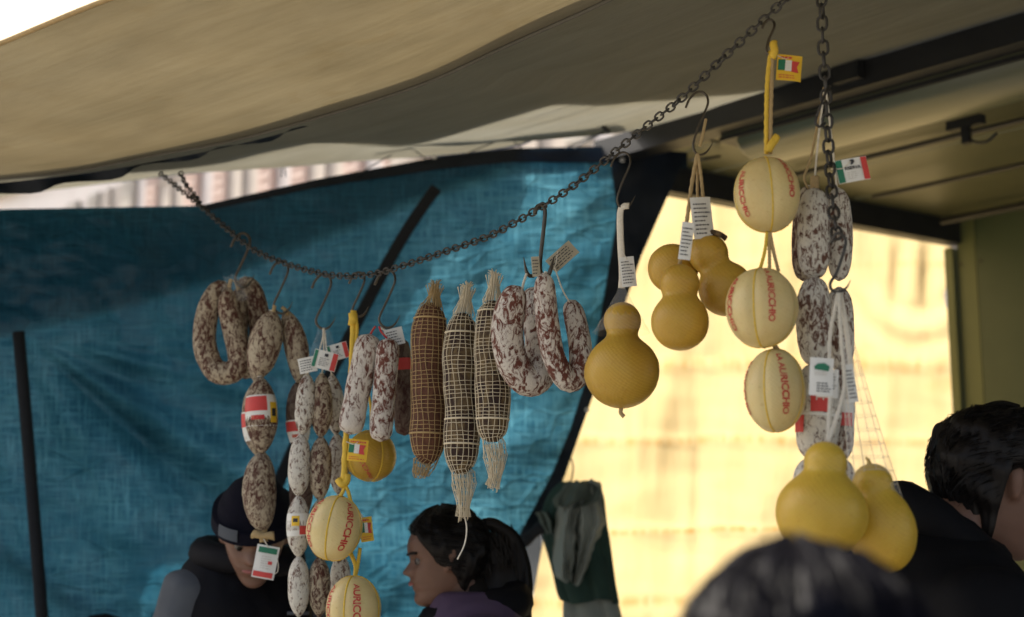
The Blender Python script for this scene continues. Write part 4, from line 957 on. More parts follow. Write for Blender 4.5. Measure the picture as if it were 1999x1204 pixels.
Y = chY(1362)
hook('tall meat hook over the cluster of small pear-shaped cheeses', 1361, 182, 118, Y, .6, 2.4)
s = thing('cheese_cluster_pear', 'brown double-ball cheese hanging in front of the cluster', 'cheese', P(1328, 684, Y), 'small pear cheeses in a cluster')
pear(s, (1325, 516), (1329, 684), Y-.05, 39, 57, M['cacio_b'], neck=6)
cordpx(s, [(1326, 520, Y-.05), (1338, 450, Y-.03), (1352, 350, Y), (1362, 300, Y)], Y, 8, M['cord_tan'])
cordpx(s, [(1366, 285), (1372, 262), (1378, 232)], Y, 6, M['cord_tan'], 'cord_end')
card(s, 1340, 470, Y-.065, 24, 76, -8, 'plain'); card(s, 1372, 425, Y-.02, 44, 84, 6, 'plain', yaw=.3)
s = thing('cheese_cluster_pear', 'brown double-ball cheese tilting to the right of the cluster', 'cheese', P(1420, 620, Y), 'small pear cheeses in a cluster')
pear(s, (1366, 462), (1440, 612), Y+.0, 39, 54, M['cacio_b'], neck=6)
cordpx(s, [(1378, 462), (1374, 400), (1368, 340), (1362, 300)], Y, 7, M['cord_tan'])
b = MB(); b.tube(catmull([P(1385, 452, Y-.01), P(1402, 456, Y-.015), P(1417, 464, Y-.01)], 8), 6*mpp(Y), 8, disp=lump(5, .3)); b.build('casing_knot', M['meat_brown'], s)
s = thing('cheese_cluster_pear', 'brown round cheese at the back left of the cluster', 'cheese', P(1316, 590, Y), 'small pear cheeses in a cluster')
pear(s, (1392, 478), (1272, 548), Y+.05, 30, 49, M['cacio_b'], neck=6)
cordpx(s, [(1366, 476, Y+.06), (1362, 400, Y+.03), (1361, 300, Y)], Y, 6, M['cord_tan'])

# --- right string of cheese balls
Y = chY(1500)
hook('topmost meat hook, over the right string of cheese balls', 1500, 40, 66, Y, .5, 2.8)
s = thing('cheese_string', 'right-hand string of three large pale cheese balls with red lettering', 'cheese string', P(1500, 845, Y), 'strings of cheese balls')
for dx in (-4, 4): cordpx(s, [(1506+dx*.4, 100), (1502+dx, 160), (1500+dx, 240), (1500+dx, 300)], Y, 9, M['cord_y'] if dx < 0 else M['cord_tan'])
b = MB(); b.tube(catmull([P(1508, 82, Y), P(1512, 100, Y-.004), P(1506, 112, Y)], 8), 8*mpp(Y), 8, disp=lump(2, .3)); b.build('knot', M['cord_y'], s); b = MB(); b.tube(catmull([P(1500, 295, Y-.004), P(1506, 282, Y-.008), P(1517, 268, Y-.004)], 8), 8*mpp(Y), 8, disp=lump(7, .3)); b.build('knot', M['cord_y'], s)
card(s, 1541, 132, Y+.02, 50, 54, -6, 'yellow', tie=(1510, 104))
melon(s, 1497, 380, 66, 76, Y, texts=(('AURICCHIO', .62, 1.18, 19, 0), ('AURICCHIO', -1.02, 1.62, 19, 0)), ph0=-.02, tilt=-.05, flat_end=.95)
for dx, m_ in ((-7, 'cord_y'), (2, 'cord_tan'), (10, 'cord_tan')): cordpx(s, [(1500+dx*.3, 452), (1500+dx, 490), (1498+dx*2.2, 530)], Y-.004, 7, M[m_])
melon(s, 1487, 601, 70, 78, Y-.02, texts=(('LA AURICCHIO', .10, 1.26, 19, 0), ('AURICCHIO', -1.25, 1.5, 22, 0)), ph0=-.42, pinch=.09)
for dx in (-5, 5): cordpx(s, [(1512+dx*.2, 674), (1518+dx*.5, 684), (1522+dx, 694)], Y-.01, 8, M['cord_tan'])
cordpx(s, [(1520, 684), (1536, 692), (1550, 704)], Y-.01, 3.5, M['cord_tan'], 'cord_end')
melon(s, 1513, 762, 59, 80, Y-.01, M['prov'], texts=(('LA AURICCHIO', .12, 1.42, 20, .10), ('AURICCHIO', -1.5, 1.5, 22, 0)), ph0=-.55, pinch=.06)

# --- right salami strings
Y = 2.34
s = thing('salami_string', 'string of white-speckled salamis with a red and white label, left of the pair', 'salami string', P(1590, 960, Y), 'hanging salami strings on the right')
sausage(s, [(1590, 366), (1588, 450), (1590, 545)], Y, 64, M['sal_grey'], 3.6, .5)
sausage(s, [(1590, 540), (1588, 620), (1592, 715)], Y-.01, 68, M['sal_grey'], 3.6, .5)
o_, ps, rf_ = sausage(s, [(1592, 708), (1598, 800), (1590, 900)], Y-.02, 86, M['sal_grey'], 3.6, .5)
band(o_, ps, rf_, .16, .52, M['paper'], 'paper_band', 1.02, -1.4, .9); band(o_, ps, rf_, .34, .52, M['t_red'], 'red_stripe', 1.035, -.55, .35); band(o_, ps, rf_, .53, .56, M['paper'], 'white_line', 1.035, -1.5, 1.5); band(o_, ps, rf_, .56, .74, M['t_red'], 'red_stripe', 1.035, -1.5, -.85); band(o_, ps, rf_, .22, .32, M['red_ink'], 'printed_lines', 1.035, -.35, -.1)
sausage(s, [(1590, 893), (1588, 960), (1596, 1040)], Y-.01, 80, M['sal_grey'], 3.6, .5)
cordpx(s, [(1590, 372), (1592, 330), (1600, 250), (1610, 170)], Y, 4, M['string'], 'string')
b = MB(); b.tube(catmull([P(1590, 378, Y), P(1590, 345, Y)], 8), 9*mpp(Y), 8, disp=lump(6, .3)); b.build('casing_knot', M['cord_tan'], s)
s = thing('salami_string', 'string of shaded speckled salamis behind the drop chain, right of the pair', 'salami string', P(1640, 960, Y), 'hanging salami strings on the right')
sausage(s, [(1634, 366), (1640, 450), (1638, 548)], Y+.05, 50, M['sal_grey'], 3.6, .5)
sausage(s, [(1638, 560), (1640, 640), (1642, 725)], Y+.04, 54, M['sal_grey'], 3.6, .5)
o_, ps, rf_ = sausage(s, [(1642, 716), (1640, 800), (1640, 900)], Y+.02, 56, M['sal_grey'], 3.6, .5)
band(o_, ps, rf_, .36, .62, M['paper'], 'paper_band', 1.02, -.9, .9); band(o_, ps, rf_, .50, .64, M['t_red'], 'red_stripe', 1.035, -.4, .7)
sausage(s, [(1640, 893), (1638, 960), (1640, 1040)], Y+.02, 60, M['sal_grey'], 3.6, .5)
cordpx(s, [(1634, 372), (1630, 330), (1612, 170)], Y+.02, 4, M['string'], 'string')
s = thing('salami_string', 'salami almost hidden between the pale cheese ball and the right salami string', 'salami string', P(1565, 560, Y), 'hanging salami strings on the right')
sausage(s, [(1578, 362), (1573, 450), (1568, 548)], Y+.06, 52, M['sal_tan'], 3.6, .5)
cordpx(s, [(1578, 368), (1570, 345), (1585, 300), (1608, 170)], Y+.04, 5, M['cord_tan'], 'string')
q = MB(); ps = catmull([P(1594, 228, 2.26), P(1602, 205, 2.26), P(1614, 176, 2.27), P(1620, 168, 2.28)], 16); q.tube(ps, 3*mpp(2.26), 8)
q.tube(catmull([P(1594, 228, 2.26), P(1592, 240, 2.26), P(1600, 247, 2.26), P(1611, 240, 2.27)], 12), 3*mpp(2.26), 8)
tag_(q.build('meat_hook', M['chain']), 'dark hook clipped high on the vertical chain', 'hook', 'steel meat hooks')
t_ = card(s, 1665, 331, 2.27, 64, 48, 10, 'riserva', tie=(1622, 330))

# hook at the chain foot, ribbons and the two big yellow cheeses
Yb = 2.20
q = MB(); ps = catmull([P(1622, 474, Yb+.01), P(1634, 455, Yb), P(1648, 462, Yb), P(1650, 480, Yb), P(1634, 530, Yb), P(1621, 552, Yb), P(1624, 566, Yb), P(1638, 570, Yb), P(1652, 562, Yb), P(1661, 546, Yb)], 44)
q.tube(ps, lambda t: 3.2*mpp(Yb)*(1 if t < .86 else max(.15, 1-(t-.86)/.14*.85)), 8)
tag_(q.build('meat_hook', M['chain']), 'dark hook at the foot of the vertical chain', 'hook', 'steel meat hooks')
s = thing('pear_cheese', 'biggest golden pear-shaped cheese, in front at lower right', 'cheese', P(1600, 1085, 2.12), 'pear-shaped cheeses')
pear(s, (1614, 862), (1598, 1088), 2.12, 41, 87, M['cacio_y'], squat=.95)
for dx in (-16, 6):
    b = MB(); b.tube(catmull([P(1637, 566, Yb), P(1636+dx, 660, Yb-.03), P(1640+dx*1.2, 760, 2.15), P(1616, 866, 2.12)], 24), 3.6*mpp(2.2), 8, flat=(.2, 1)); b.build('bag_ribbon', M['string'], s)
card(s, 1604, 735, 2.145, 46, 74, -4, 'green_logo'); card(s, 1616, 748, 2.155, 42, 56, -4, 'plain')
s = thing('pear_cheese', 'golden pear-shaped cheese leaning behind the biggest one at lower right', 'cheese', P(1730, 1115, 2.18), 'pear-shaped cheeses')
pear(s, (1696, 905), (1738, 1118), 2.18, 38, 66, M['cacio_y'], squat=1.22)
b = MB(); b.tube(catmull([P(1697, 909, 2.18), P(1696, 900, 2.18), P(1690, 892, 2.18)], 6), lambda t: 6*mpp(2.18)*(1-.7*t), 8); b.build('casing_knot', M['cacio_y'], s)
G = []
for j in range(16):
    t = j/15; x = 1640+70*t**1.1; y = 572+400*t; hw = (4+46*t**1.1)*mpp(2.18); c = P(x, y, 2.2-.01*t)
    G.append([c + Vector((math.cos(2*math.pi*m/24)*hw, math.sin(2*math.pi*m/24)*hw, 0)) for m in range(24)])
b = MB(); b.grid(G, wrap=True); b.build('clear_bag', M['plastic'], s)
b = MB()
for m in range(0, 24, 2): b.tube([r_[m] for r_ in G], .45*mpp(2.18), 3, caps=False)
for r_ in G[2:]: b.tube(r_, .45*mpp(2.18), 3, closed=True)
bn = b.build('bag_netting', M['string'], s); bn['kind'] = 'stuff'
b = MB(); b.tube(catmull([P(1640, 568, Yb), P(1652, 640, 2.19), P(1662, 720, 2.18)], 12), 5*mpp(2.2), 8, flat=(.2, 1)); b.build('bag_ribbon', M['string'], s)
card(s, 1662, 748, 2.165, 22, 74, 8, 'plain', yaw=.35)

# ------------------------------------------------------------------ hanging coat by the canvas edge
Yc = 4.72
ct = thing('hanging_coat', 'grey-green coat hanging from a cord in front of the yellow canvas edge', 'coat', P(1140, 1500, Yc))
def drape(rows, depth, seed, folds, amp, Yo=0):
    G = []
    for (y, xl, xr) in rows:
        row = []
        for m in range(40):
            a = 2*math.pi*m/40; x = (xl+xr)/2 + math.cos(a)*(xr-xl)/2; hd = depth*(1+.25*math.sin(folds*a+seed+y*.01))
            row.append(P(x, y + 5*math.sin(a*3+seed), Yc + Yo) + Vector((amp*math.sin(folds*a+seed+y*.012), -math.sin(a)*hd, 0)))
        G.append(row)
    return G
def fine(rows, n=26):
    v = catmull([Vector((r[0], r[1], r[2])) for r in rows], n); return [(p.x, p.y, p.z) for p in v]
def panel(name, outline, Yo, mat, seed):
    # a hanging piece of cloth: outline given as left and right edges, folded in depth
    rows = fine(outline, 30); G = []
    for jj, (y, xl, xr) in enumerate(rows):
        xl += 5*noise.noise(Vector((y/18, seed, 0))); xr += 6*noise.noise(Vector((y/16, seed, 5)))
        G.append([P(xl + (xr-xl)*m/24, y + 9*noise.noise(Vector((m/5, y/200, seed))), Yc + Yo) + Vector((0, 0.016*math.sin(m*.5 + seed + y/60) + .028*noise.noise(Vector((m/4, y/50, seed))) - .05*math.sin(m/24*math.pi), 0)) for m in range(25)])
    b = MB(); b.grid(G); b.grid([[p + Vector((0, .006, 0)) for p in r_] for r_ in G]); return b.build(name, mat, ct)
b = MB(); b.grid(drape(fine([(944, 1100, 1166), (965, 1078, 1174), (1000, 1064, 1178), (1040, 1062, 1184), (1100, 1078, 1192), (1160, 1092, 1202), (1174, 1098, 1204)]), .05, 1.2, 7, .010), wrap=True); b.build('coat_body', M['coat_green'], ct)
panel('sleeve', [(952, 1108, 1140), (985, 1090, 1138), (1030, 1083, 1128), (1075, 1080, 1124), (1122, 1082, 1122), (1136, 1100, 1118)], -.075, M['coat_grey'], 1.3)
panel('sleeve', [(950, 1128, 1160), (985, 1120, 1172), (1020, 1122, 1184), (1060, 1126, 1164), (1100, 1124, 1150), (1140, 1118, 1134)], -.07, M['coat_grey'], 4.1)
panel('collar', [(942, 1100, 1150), (955, 1092, 1172), (975, 1080, 1166), (992, 1088, 1120)], -.095, M['coat_dull'], 7.7)
panel('hood', [(938, 1140, 1168), (955, 1130, 1174), (985, 1146, 1176), (1010, 1160, 1176)], -.04, M['coat_grey'], 2.7)
panel('cuff', [(1000, 1046, 1078), (1020, 1054, 1086), (1045, 1066, 1088)], -.02, M['coat_dull'], 5.9)
b = MB(); b.grid(drape(fine([(1150, 1102, 1200), (1204, 1100, 1214), (1300, 1100, 1235), (1480, 1110, 1260)]), .05, 2.2, 7, .008, .03), wrap=True); b.build('lining', M['coat_grey'], ct)
b = MB(); b.tube(catmull([P(1116, 896, Yc+.1), P(1119, 915, Yc+.03), P(1114, 945, Yc-.03)], 10), .003, 6); b.build('hanging_cord', M['dark'], ct)
q = MB(); q.tube(catmull([P(1080, 1012, 4.7), P(1048, 1035, 4.72), P(1018, 1062, 4.74), P(985, 1082, 4.74)], 20), lambda t: (15 - 7*t)*mpp(4.7), 10, disp=lump(1, .2, 5, .35))
tag_(q.build('gathered_rope', M['strap']), 'dark gathered rope pulling the tarp corner towards the coat', 'rope')

# ------------------------------------------------------------------ people
def interp(tab, x):
    for i in range(1, len(tab)):
        if x <= tab[i][0]:
            a, b = tab[i-1], tab[i]; t = (x-a[0])/(b[0]-a[0]); return a[1] + (b[1]-a[1])*t
    return tab[-1][1]
FR = [(0, .062), (.03, .082), (.08, .090), (.13, .088), (.17, .083), (.215, .092), (.25, .089), (.285, .095), (.33, .088), (.40, .088), (.5, .083), (.55, .089), (.60, .094), (.7, .091), (.8, .079), (.9, .054), (.96, .032), (1, .0)]
BK = [(0, -.005), (.1, -.02), (.2, -.045), (.3, -.072), (.4, -.090), (.5, -.1), (.6, -.104), (.7, -.1), (.8, -.088), (.9, -.062), (.96, -.036), (1, 0)]
WD = [(0, .018), (.04, .032), (.1, .043), (.2, .055), (.3, .063), (.4, .069), (.5, .073), (.6, .076), (.7, .076), (.8, .069), (.9, .05), (.96, .03), (1, 0)]
def headpt(z, ph, off=0.0, feat=True):
    """z 0 chin .. 1 crown, ph 0 = face; local: face towards +Y, up Z, origin at chin height"""
    w_, f, b = interp(WD, z), interp(FR, z), interp(BK, z); cs, sn = math.cos(ph), math.sin(ph)
    x = w_*math.copysign(abs(sn)**.85, sn); y = (f if cs > 0 else -b)*math.copysign(abs(cs)**.9, cs)
    if feat and cs > 0:
        if .32 < z < .56:
            h = (z-.33)/.05 if z < .38 else (1-(z-.38)/.17)
            y += .027*max(0, min(1, h))*math.exp(-(x/(.010+.006*(1-abs(z-.38)*5)))**2)
        for sx in (-1, 1):
            y -= .010*math.exp(-((x-sx*.031)/.016)**2 - ((z-.5)/.05)**2)
            y += .004*math.exp(-((x-sx*.045)/.018)**2 - ((z-.36)/.07)**2)
        y += .003*math.exp(-(x/.022)**2 - ((z-.285)/.02)**2) - .004*math.exp(-(x/.024)**2 - ((z-.25)/.012)**2)
    p = Vector((x, y, z*.23)); 
    if off:
        c = Vector((0, 0, .5*.23)); d = Vector((x, y, (z-.5)*.23)).normalized(); p = p + d*off
    return p
def remesh(mb, vox, smooth=2):
    me = bpy.data.meshes.new('tmp'); me.from_pydata(mb.v, [], mb.f); me.update()
    ob = bpy.data.objects.new('tmp', me); COL.objects.link(ob)
    m = ob.modifiers.new('r', 'REMESH'); m.mode = 'VOXEL'; m.voxel_size = vox
    if smooth: s_ = ob.modifiers.new('s', 'SMOOTH'); s_.iterations = smooth; s_.factor = .5
    dg = bpy.context.evaluated_depsgraph_get(); r = bpy.data.meshes.new_from_object(ob.evaluated_get(dg)); bpy.data.objects.remove(ob)
    out = MB(); out.add([v.co for v in r.vertices], [tuple(p.vertices) for p in r.polygons]); bpy.data.meshes.remove(r); return out
def capsule(mb, pts, rs, seg=16, n=24, flat=None, upv=None):
    ps = catmull(pts, n)
    def rf_(t):
        f = t*(len(rs)-1); i = min(len(rs)-2, int(f)); return rs[i]*(1-(f-i)) + rs[i+1]*(f-i)
    mb.tube(ps, rf_, seg, flat=flat, up=upv)
    for e, r_, d in ((ps[0], rs[0], ps[0]-ps[1]), (ps[-1], rs[-1], ps[-1]-ps[-2])):
        d = d.normalized(); a = d.orthogonal().normalized(); b = d.cross(a)
        fl = min(flat) if flat else 1
        mb.grid([[e + d*r_*math.sin(i*math.pi/2/5)*.6*fl + (a*math.cos(2*math.pi*m/12)+b*math.sin(2*math.pi*m/12))*max(.0005, r_*math.cos(i*math.pi/2/5))*fl for m in range(12)] for i in range(-5, 6)], wrap=True)
class Person:
    def __init__(s, label, foot, yaw, height, pitch=0.0, hyaw=0.0, build=1.0, ho=(0, 0, 0)):
        s.root = thing('person', label, 'person', foot); s.h = height; k = s.k = height/1.75
        s.B = Matrix.Translation(Vector(foot)) @ Matrix.Rotation(yaw, 4, 'Z') @ Matrix.Scale(k, 4)
        s.Hm = s.B @ Matrix.Translation(Vector((0, .015, 1.50)) + Vector(ho)) @ Matrix.Rotation(hyaw, 4, 'Z') @ Matrix.Rotation(pitch, 4, 'X') @ Matrix.Translation((0, .015, .02)); s.bd = build
    def T(s, *p): return s.B @ Vector(p)
    def H(s, z, ph, off=0.0, feat=True): return s.Hm @ headpt(z, ph, off, feat)
    def limbs(s, mb, inf=0.0, torso=True, arms=True, legs=True, hands=True, neck=True):
        T = s.T; k = s.k; w_ = s.bd
        if torso:
            G = []
            for z, hx, hy, yo in ((.86, .155, .105, 0), (.95, .165, .11, 0), (1.08, .145, .10, 0), (1.22, .165, .112, .005), (1.33, .18, .115, .0), (1.40, .165, .095, -.01), (1.45, .115, .075, -.015), (1.475, .07, .06, -.012)):
                G.append([T((hx*w_+inf)*math.copysign(abs(math.cos(a))**.8, math.cos(a)), (hy*w_+inf)*math.sin(a)+yo, z + (inf*.6 if z > 1.3 else 0)) for a in [2*math.pi*m/32 for m in range(32)]])
            mb.grid(G, wrap=True); mb.add(G[0], [tuple(range(31, -1, -1))]); mb.add(G[-1], [tuple(range(32))])
        if neck: capsule(mb, [T(0, -.02, 1.40), T(0, -.012, 1.45), s.Hm @ Vector((0, -.012, .07))], [.062*k, .054*k, .056*k])
        for sg in (-1, 1):
            if arms:
                sh = (sg*.165*w_, -.005, 1.385); el = (sg*.235*w_, -.02, 1.11); wr = (sg*.225*w_, .11, .88)
                capsule(mb, [T(*sh), T(sg*.205*w_, -.015, 1.26), T(*el)], [(.060+inf)*k, (.052+inf)*k, (.043+inf)*k]); capsule(mb, [T(*el), T(sg*.235*w_, .04, 1.0), T(*wr)], [(.043+inf)*k, (.041+inf)*k, (.029+inf)*k])
                if hands:
                    capsule(mb, [T(*wr), T(sg*.222*w_, .135, .83), T(sg*.218*w_, .15, .79)], [.026*k, .034*k, .032*k], flat=(1, .55), upv=Vector((0, 1, 0)))
                    for f, (dy, ln) in enumerate(((.028, .06), (.010, .072), (-.008, .068), (-.026, .052))):
                        capsule(mb, [T(sg*.218*w_, .15+dy, .79), T(sg*.212*w_, .155+dy, .765), T(sg*.198*w_, .155+dy, .775-ln)], [.0095*k, .009*k, .0075*k], 8, 10)
                    capsule(mb, [T(sg*.215*w_, .165, .845), T(sg*.205*w_, .195, .815), T(sg*.2*w_, .2, .785)], [.012*k, .010*k, .008*k], 8, 10)
            if legs:
                capsule(mb, [T(sg*.085, 0, .90), T(sg*.095, .01, .68), T(sg*.10, .005, .47)], [(.085+inf)*k, (.072+inf)*k, (.055+inf)*k]); capsule(mb, [T(sg*.10, .005, .47), T(sg*.10, -.015, .3), T(sg*.10, -.01, .07)], [(.055+inf)*k, (.052+inf)*k, (.036+inf)*k])
    def body(s, vox=.006):
        mb = MB(); mb.grid([[s.H(max(.004, z/48), 2*math.pi*m/64) for m in range(64)] for z in range(48)], wrap=True)
        mb.add([s.H(.004, 2*math.pi*m/24) for m in range(24)], [tuple(range(24))]); mb.add([s.H(47/48, 2*math.pi*m/24) for m in range(24)], [tuple(range(24))])
        for sg in (-1, 1):
            c = s.Hm @ Vector((sg*.074, -.006, .108)); a = (s.Hm.to_3x3() @ Vector((0, -.35, 1))).normalized(); capsule(mb, [c - a*.024*s.k, c + a*.004, c + a*.026*s.k], [.008*s.k, .014*s.k, .014*s.k], 10, 8)
        s.limbs(mb); 
        for sg in (-1, 1): capsule(mb, [s.T(sg*.10, -.03, .05), s.T(sg*.105, .06, .035), s.T(sg*.115, .17, .03)], [.04*s.k, .038*s.k, .03*s.k])
        o = remesh(mb, vox, 1); return o.build('body', M['skin'], s.root)
    def cloth(s, name, mat, inf, voff, **kw):
        mb = MB(); s.limbs(mb, inf, neck=False, hands=False, **kw); o = remesh(mb, .011, 3)
        c = Vector((0, 0, 0))
        for v in o.v:
            n_ = noise.noise(v*9 + Vector((voff, 0, 0)))*.011 + noise.noise(Vector((v.x*26, v.y*26, v.z*14)))*.005; v += Vector((v.x-s.root.location.x, v.y-s.root.location.y, .0)).normalized()*n_
        return o.build(name, mat, s.root)
    def eyes(s):
        for sg in (-1, 1):
            c = s.Hm @ Vector((sg*.031, .0665, .115)); b = MB(); r_ = .0125*s.k
            b.grid([[c + Vector((math.sin(math.pi*i/10)*math.cos(2*math.pi*m/12), math.sin(math.pi*i/10)*math.sin(2*math.pi*m/12), math.cos(math.pi*i/10)))*r_ for m in range(12)] for i in range(11)], wrap=True); e = b.build('eye', M['eye'], s.root)
            d = (s.Hm.to_3x3() @ Vector((0, 1, -.2))).normalized(); b = MB(); b.tube([c + d*r_*.7, c + d*r_*1.03], .006*s.k, 12); b.build('iris', M['hair'], e)
            b = MB(); b.tube([s.H(.575+.01*math.sin(t*math.pi/8), sg*(.18+.075*t), .003) for t in range(8)], .0035*s.k, 6); b.build('eyebrow', M['hair'], s.root)
        b = MB(); b.tube([s.H(.268, -.33+.066*t, .0012) for t in range(11)], lambda t: .0055*s.k*(.35+.65*math.sin(math.pi*max(.02, min(.98, t)))), 8); b.build('lips', M['lip'], s.root)
    def hair_cap(s, mask, thick, mat, ridge=.004, seed=0.0, lump_=.006):
        G = []
        for i in range(64):
            z = .03 + .965*i/63; row = []
            for m in range(96):
                ph = 2*math.pi*m/96; mk = mask(z, ph if ph < math.pi else ph-2*math.pi)
                rd = ridge*math.sin(ph*34 + 5*noise.noise(Vector((z*4, math.cos(ph), math.sin(ph))))) + lump_*noise.noise(Vector((z*9+seed, math.cos(ph)*3, math.sin(ph)*3)))*2
                row.append(s.H(z, ph, -.012 + (.012+thick+rd)*mk, False))
            G.append(row)
        b = MB(); b.grid(G, wrap=True); b.add([p for p in G[-1]], [tuple(range(96))]); return b.build('hair', mat, s.root)
    def strands(s, mask, n, thick, mat, drop=.25, sweep=.6, wild=.01, width=.0011):
        b = MB()
        for _ in range(n):
            z = random.uniform(.35, .99); ph = random.uniform(-math.pi, math.pi)
            if mask(z, ph) < .6: continue
            pts = []; zz, pp_ = z, ph; sd = random.uniform(0, 50)
            for j in range(6):
                pts.append(s.H(min(.995, max(.03, zz)), pp_, thick + wild*(j/5)*random.uniform(-.2, 1.0), False) + Vector((noise.noise(Vector((sd, j*.6, 0))), noise.noise(Vector((sd, j*.6, 9))), noise.noise(Vector((sd, j*.6, 5)))))*wild*.6*j/5)
                zz -= drop/5; pp_ += sweep/5*(1 if pp_ > 0 else -1)*(1 if abs(pp_) < 2.7 else 0)
            d = Vector((random.uniform(-1, 1), random.uniform(-1, 1), random.uniform(-.3, .3))).normalized()*width
            vs = []; fs = []
            for j, p in enumerate(pts): vs += [p - d*(1-j/7), p + d*(1-j/7)]
            for j in range(5): fs.append((2*j, 2*j+1, 2*j+3, 2*j+2))
            b.add(vs, fs)
        o = b.build('hair_strands', mat, s.root); o['kind'] = 'stuff'; return o
def foot(px, py, Y, hh, yaw, k=1.0):          # ground point under a head whose crown is at the pixel
    c = P(px, py, Y); return Vector((c.x, c.y, 0)), c.z/(1.765)*1.75

# man with the knitted hat, facing the camera and looking down
f, h = foot(478, 822, 3.75, 0, 0)
f = Vector((P(484, 960, 3.75).x, 3.75, 0))
p1 = Person('person in a black knitted hat and dark vest looking down behind the sausages', f, math.pi+.55, h*.985, rad(-32), -.42, .78, (0, .05, -.085))
p1.body(); p1.eyes()
p1.cloth('shirt', M['grey_cloth'], .016, 1.0, legs=False)
p1.cloth('vest', M['vest'], .034, 4.0, arms=False, legs=False); p1.cloth('trousers', M['trouser'], .014, 2.0, torso=False, arms=False)
b = MB(); G = []
for i in range(30):
    z = .60 + .42*i/29; z_ = min(.995, z); G.append([p1.H(z_, 2*math.pi*m/72, .014 + .012*(i < 8) + .0022*math.sin(m*math.pi*2/72*36) + max(0, z-.995)*.5 + .010*sm(z, .8, 1.0), False) for m in range(72)])
b.grid(G, wrap=True); b.add(G[-1], [tuple(range(72))]); ht = b.build('knitted_hat', M['knit'], p1.root)
b = MB(); b.grid([[p1.H(.63+.09*i/4, .28+.55*m/8, .0305, False) for m in range(9)] for i in range(5)]); b.build('hat_patch', M['grey_cloth'], ht)
b = MB(); b.tube(catmull([p1.T(-.09, -.03, 1.46), p1.T(-.07, .11, 1.455), p1.T(.03, .145, 1.45), p1.T(.10, .06, 1.46), p1.T(.09, -.04, 1.47), p1.T(0, -.09, 1.48), p1.T(-.09, -.03, 1.46)], 30), .038, 12, disp=lump(3, .1, 5, .25)); b.build('collar', M['vest'], p1.root)
b = MB(); c = p1.T(-.075, .155, 1.33); b.box(c, Vector((.026, 0, 0)), Vector((0, .012, 0)), Vector((0, 0, .004))); b.build('chest_logo', M['grey_cloth'], p1.root)

# woman in profile, facing left
f, h = foot(865, 940, 3.55, 0, 0); f = Vector((P(914, 1100, 3.55).x, 3.55, 0))
p2 = Person('person with a dark ponytail in a purple jacket, seen in profile facing left', f, rad(97), h, rad(-7), .0, 1.0, (0, .01, -.055))
p2.body(.005); p2.eyes()
p2.cloth('jacket', M['purple'], .032, 3.0, legs=False); p2.cloth('trousers', M['trouser'], .014, 2.0, torso=False, arms=False)
HL = [(0, .80), (.7, .77), (1.05, .62), (1.25, .46), (1.6, .36), (1.9, .22), (2.3, .12), (3.2, .08)]
mk2 = lambda z, ph: sm(z - interp(HL, abs(ph)), -.05, .05)
p2.hair_cap(mk2, .014, M['hair'], .002); p2.strands(mk2, 1500, .016, M['hair'], .1, .9, .004)
b = MB(); hp = lambda x, y: P(x, y, 3.56)
b.tube(catmull([hp(936, 1030), hp(955, 1022), hp(975, 1030), hp(1002, 1055), hp(1012, 1100), hp(1014, 1150), hp(1008, 1240), hp(1000, 1330)], 50), lambda t: mpp(3.56)*(12+ 14*sm(t, .1, .5) - 12*sm(t, .75, 1)), 20, disp=lambda t, p, c: 1 + .10*math.sin(p*9 + 3*t) + .12*noise.noise(c*25))
b.tube(catmull([hp(932, 1062), hp(960, 1080), hp(978, 1120), hp(975, 1180), hp(965, 1300)], 40), lambda t: mpp(3.56)*(22+ 26*sm(t, 0, .5) - 18*sm(t, .75, 1)), 20, disp=lambda t, p, c: 1 + .08*math.sin(p*9 + 3*t) + .12*noise.noise(c*25))
b.tube(catmull([hp(900, 1095), hp(912, 1130), hp(925, 1175), hp(930, 1290)], 30), lambda t: mpp(3.56)*(30+ 26*sm(t, 0, .5)- 18*sm(t, .75, 1)), 20, disp=lambda t, p, c: 1 + .08*math.sin(p*9 + 3*t) + .12*noise.noise(c*25))
b.build('ponytail', M['hair'], p2.root)
b = MB()
for _ in range(500):
    x0 = random.uniform(930, 1000); y0 = random.uniform(1020, 1080); pts = [hp(x0, y0)]
    dx = random.uniform(-10, 26)
    for j in range(1, 6): pts.append(P(x0 + dx*math.sin(j*.5) + random.uniform(-2, 2) + 10*j/5, y0 + j*random.uniform(18, 34), 3.56 + random.uniform(-.05, .05)))
    vs = []; fs = []
    for j, p in enumerate(pts): vs += [p, p + Vector((.0018, 0, 0))]
    for j in range(5): fs.append((2*j, 2*j+1, 2*j+3, 2*j+2))
    b.add(vs, fs)
o = b.build('loose_hair', M['hair'], p2.root); o['kind'] = 'stuff'
b = MB(); b.tube(catmull([p2.T(-.10, .0, 1.44), p2.T(-.06, .07, 1.42), p2.T(.05, .07, 1.42), p2.T(.10, 0, 1.44), p2.T(.07, -.10, 1.47), p2.T(-.07, -.10, 1.47), p2.T(-.10, 0, 1.44)], 30), .042, 12, disp=lump(3, .1, 5, .3)); b.build('scarf', M['vest'], p2.root)
b = MB(); c = hp(944, 1034); b.tube([c + Vector((.0, math.cos(a)*.022, math.sin(a)*.022)) for a in [2*math.pi*i/14 for i in range(14)]], .007, 8, closed=True); b.build('hair_tie', M['vest'], p2.root)

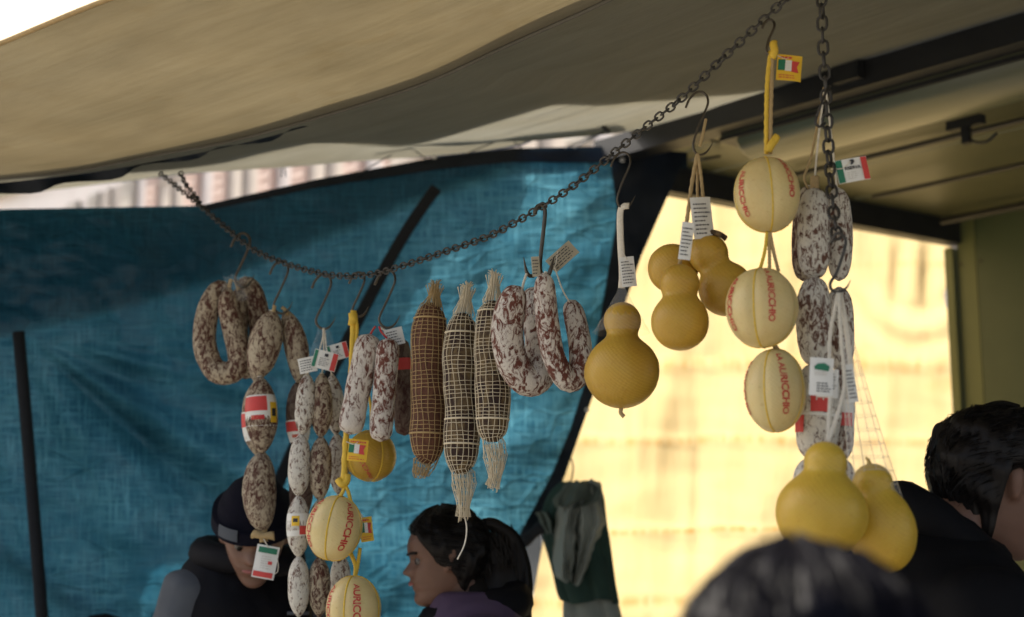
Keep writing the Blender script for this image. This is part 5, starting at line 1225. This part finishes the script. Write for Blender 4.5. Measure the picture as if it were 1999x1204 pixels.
# man at right, dark against the canvas, facing right
f, h = foot(1935, 722, 2.55, 0, 0); f = Vector((P(1806, 1100, 2.55).x, 2.55, 0))
p3 = Person('person with short dark wavy hair in a black jacket, turned right at the right edge', f, rad(-78), h*.995, rad(-22), -.05, 1.1, (0, .06, -.035))
p3.body(); p3.eyes(); p3.cloth('jacket', M['jacket'], .036, 5.0, legs=False); p3.cloth('trousers', M['trouser'], .014, 2.0, torso=False, arms=False)
mk3 = lambda z, ph: sm(z + .22*max(0, abs(ph)-.8), .68, .78) if abs(ph) < 1.75 else sm(z, .04, .12)
p3.hair_cap(mk3, .022, M['hair'], .002, 2.0, .005); p3.strands(mk3, 2600, .022, M['hair'], .10, .4, .007, .0012)
b = MB(); b.tube(catmull([p3.T(-.09, .03, 1.47), p3.T(-.05, .09, 1.45), p3.T(.05, .09, 1.45), p3.T(.09, .03, 1.47), p3.T(.07, -.055, 1.54), p3.T(-.07, -.055, 1.54), p3.T(-.09, .03, 1.47)], 30), .042, 12, disp=lump(3, .1, 5, .2)); b.build('collar', M['jacket'], p3.root)

# blurred head close to the camera, seen from behind
f, h = foot(1600, 1066, 0.98, 0, 0); f = Vector((P(1600, 1100, 0.98).x, 0.98, 0))
p4 = Person('blurred dark-haired person close up at the bottom edge, seen from behind', f, .1, h*1.006, rad(-8), 0, .95)
p4.body(); p4.cloth('jacket', M['jacket'], .03, 6.0, legs=False); p4.cloth('trousers', M['trouser'], .014, 2.0, torso=False, arms=False)
mk4 = lambda z, ph: sm(z + .25*max(0, abs(ph)-.8), .70, .80) if abs(ph) < 1.5 else sm(z, .02, .08)
p4.hair_cap(mk4, .016, M['hair2'], .003, 5.0, .006); p4.strands(mk4, 3500, .018, M['hair2'], .3, .3, .012, .0009)
for pr in (p1, p2, p3, p4):
    for sg in (-1, 1):
        b = MB(); capsule(b, [pr.T(sg*.10, -.04, .055), pr.T(sg*.105, .06, .045), pr.T(sg*.115, .18, .038)], [.05*pr.k, .048*pr.k, .04*pr.k]); b.build('shoe', M['shoe'], pr.root)
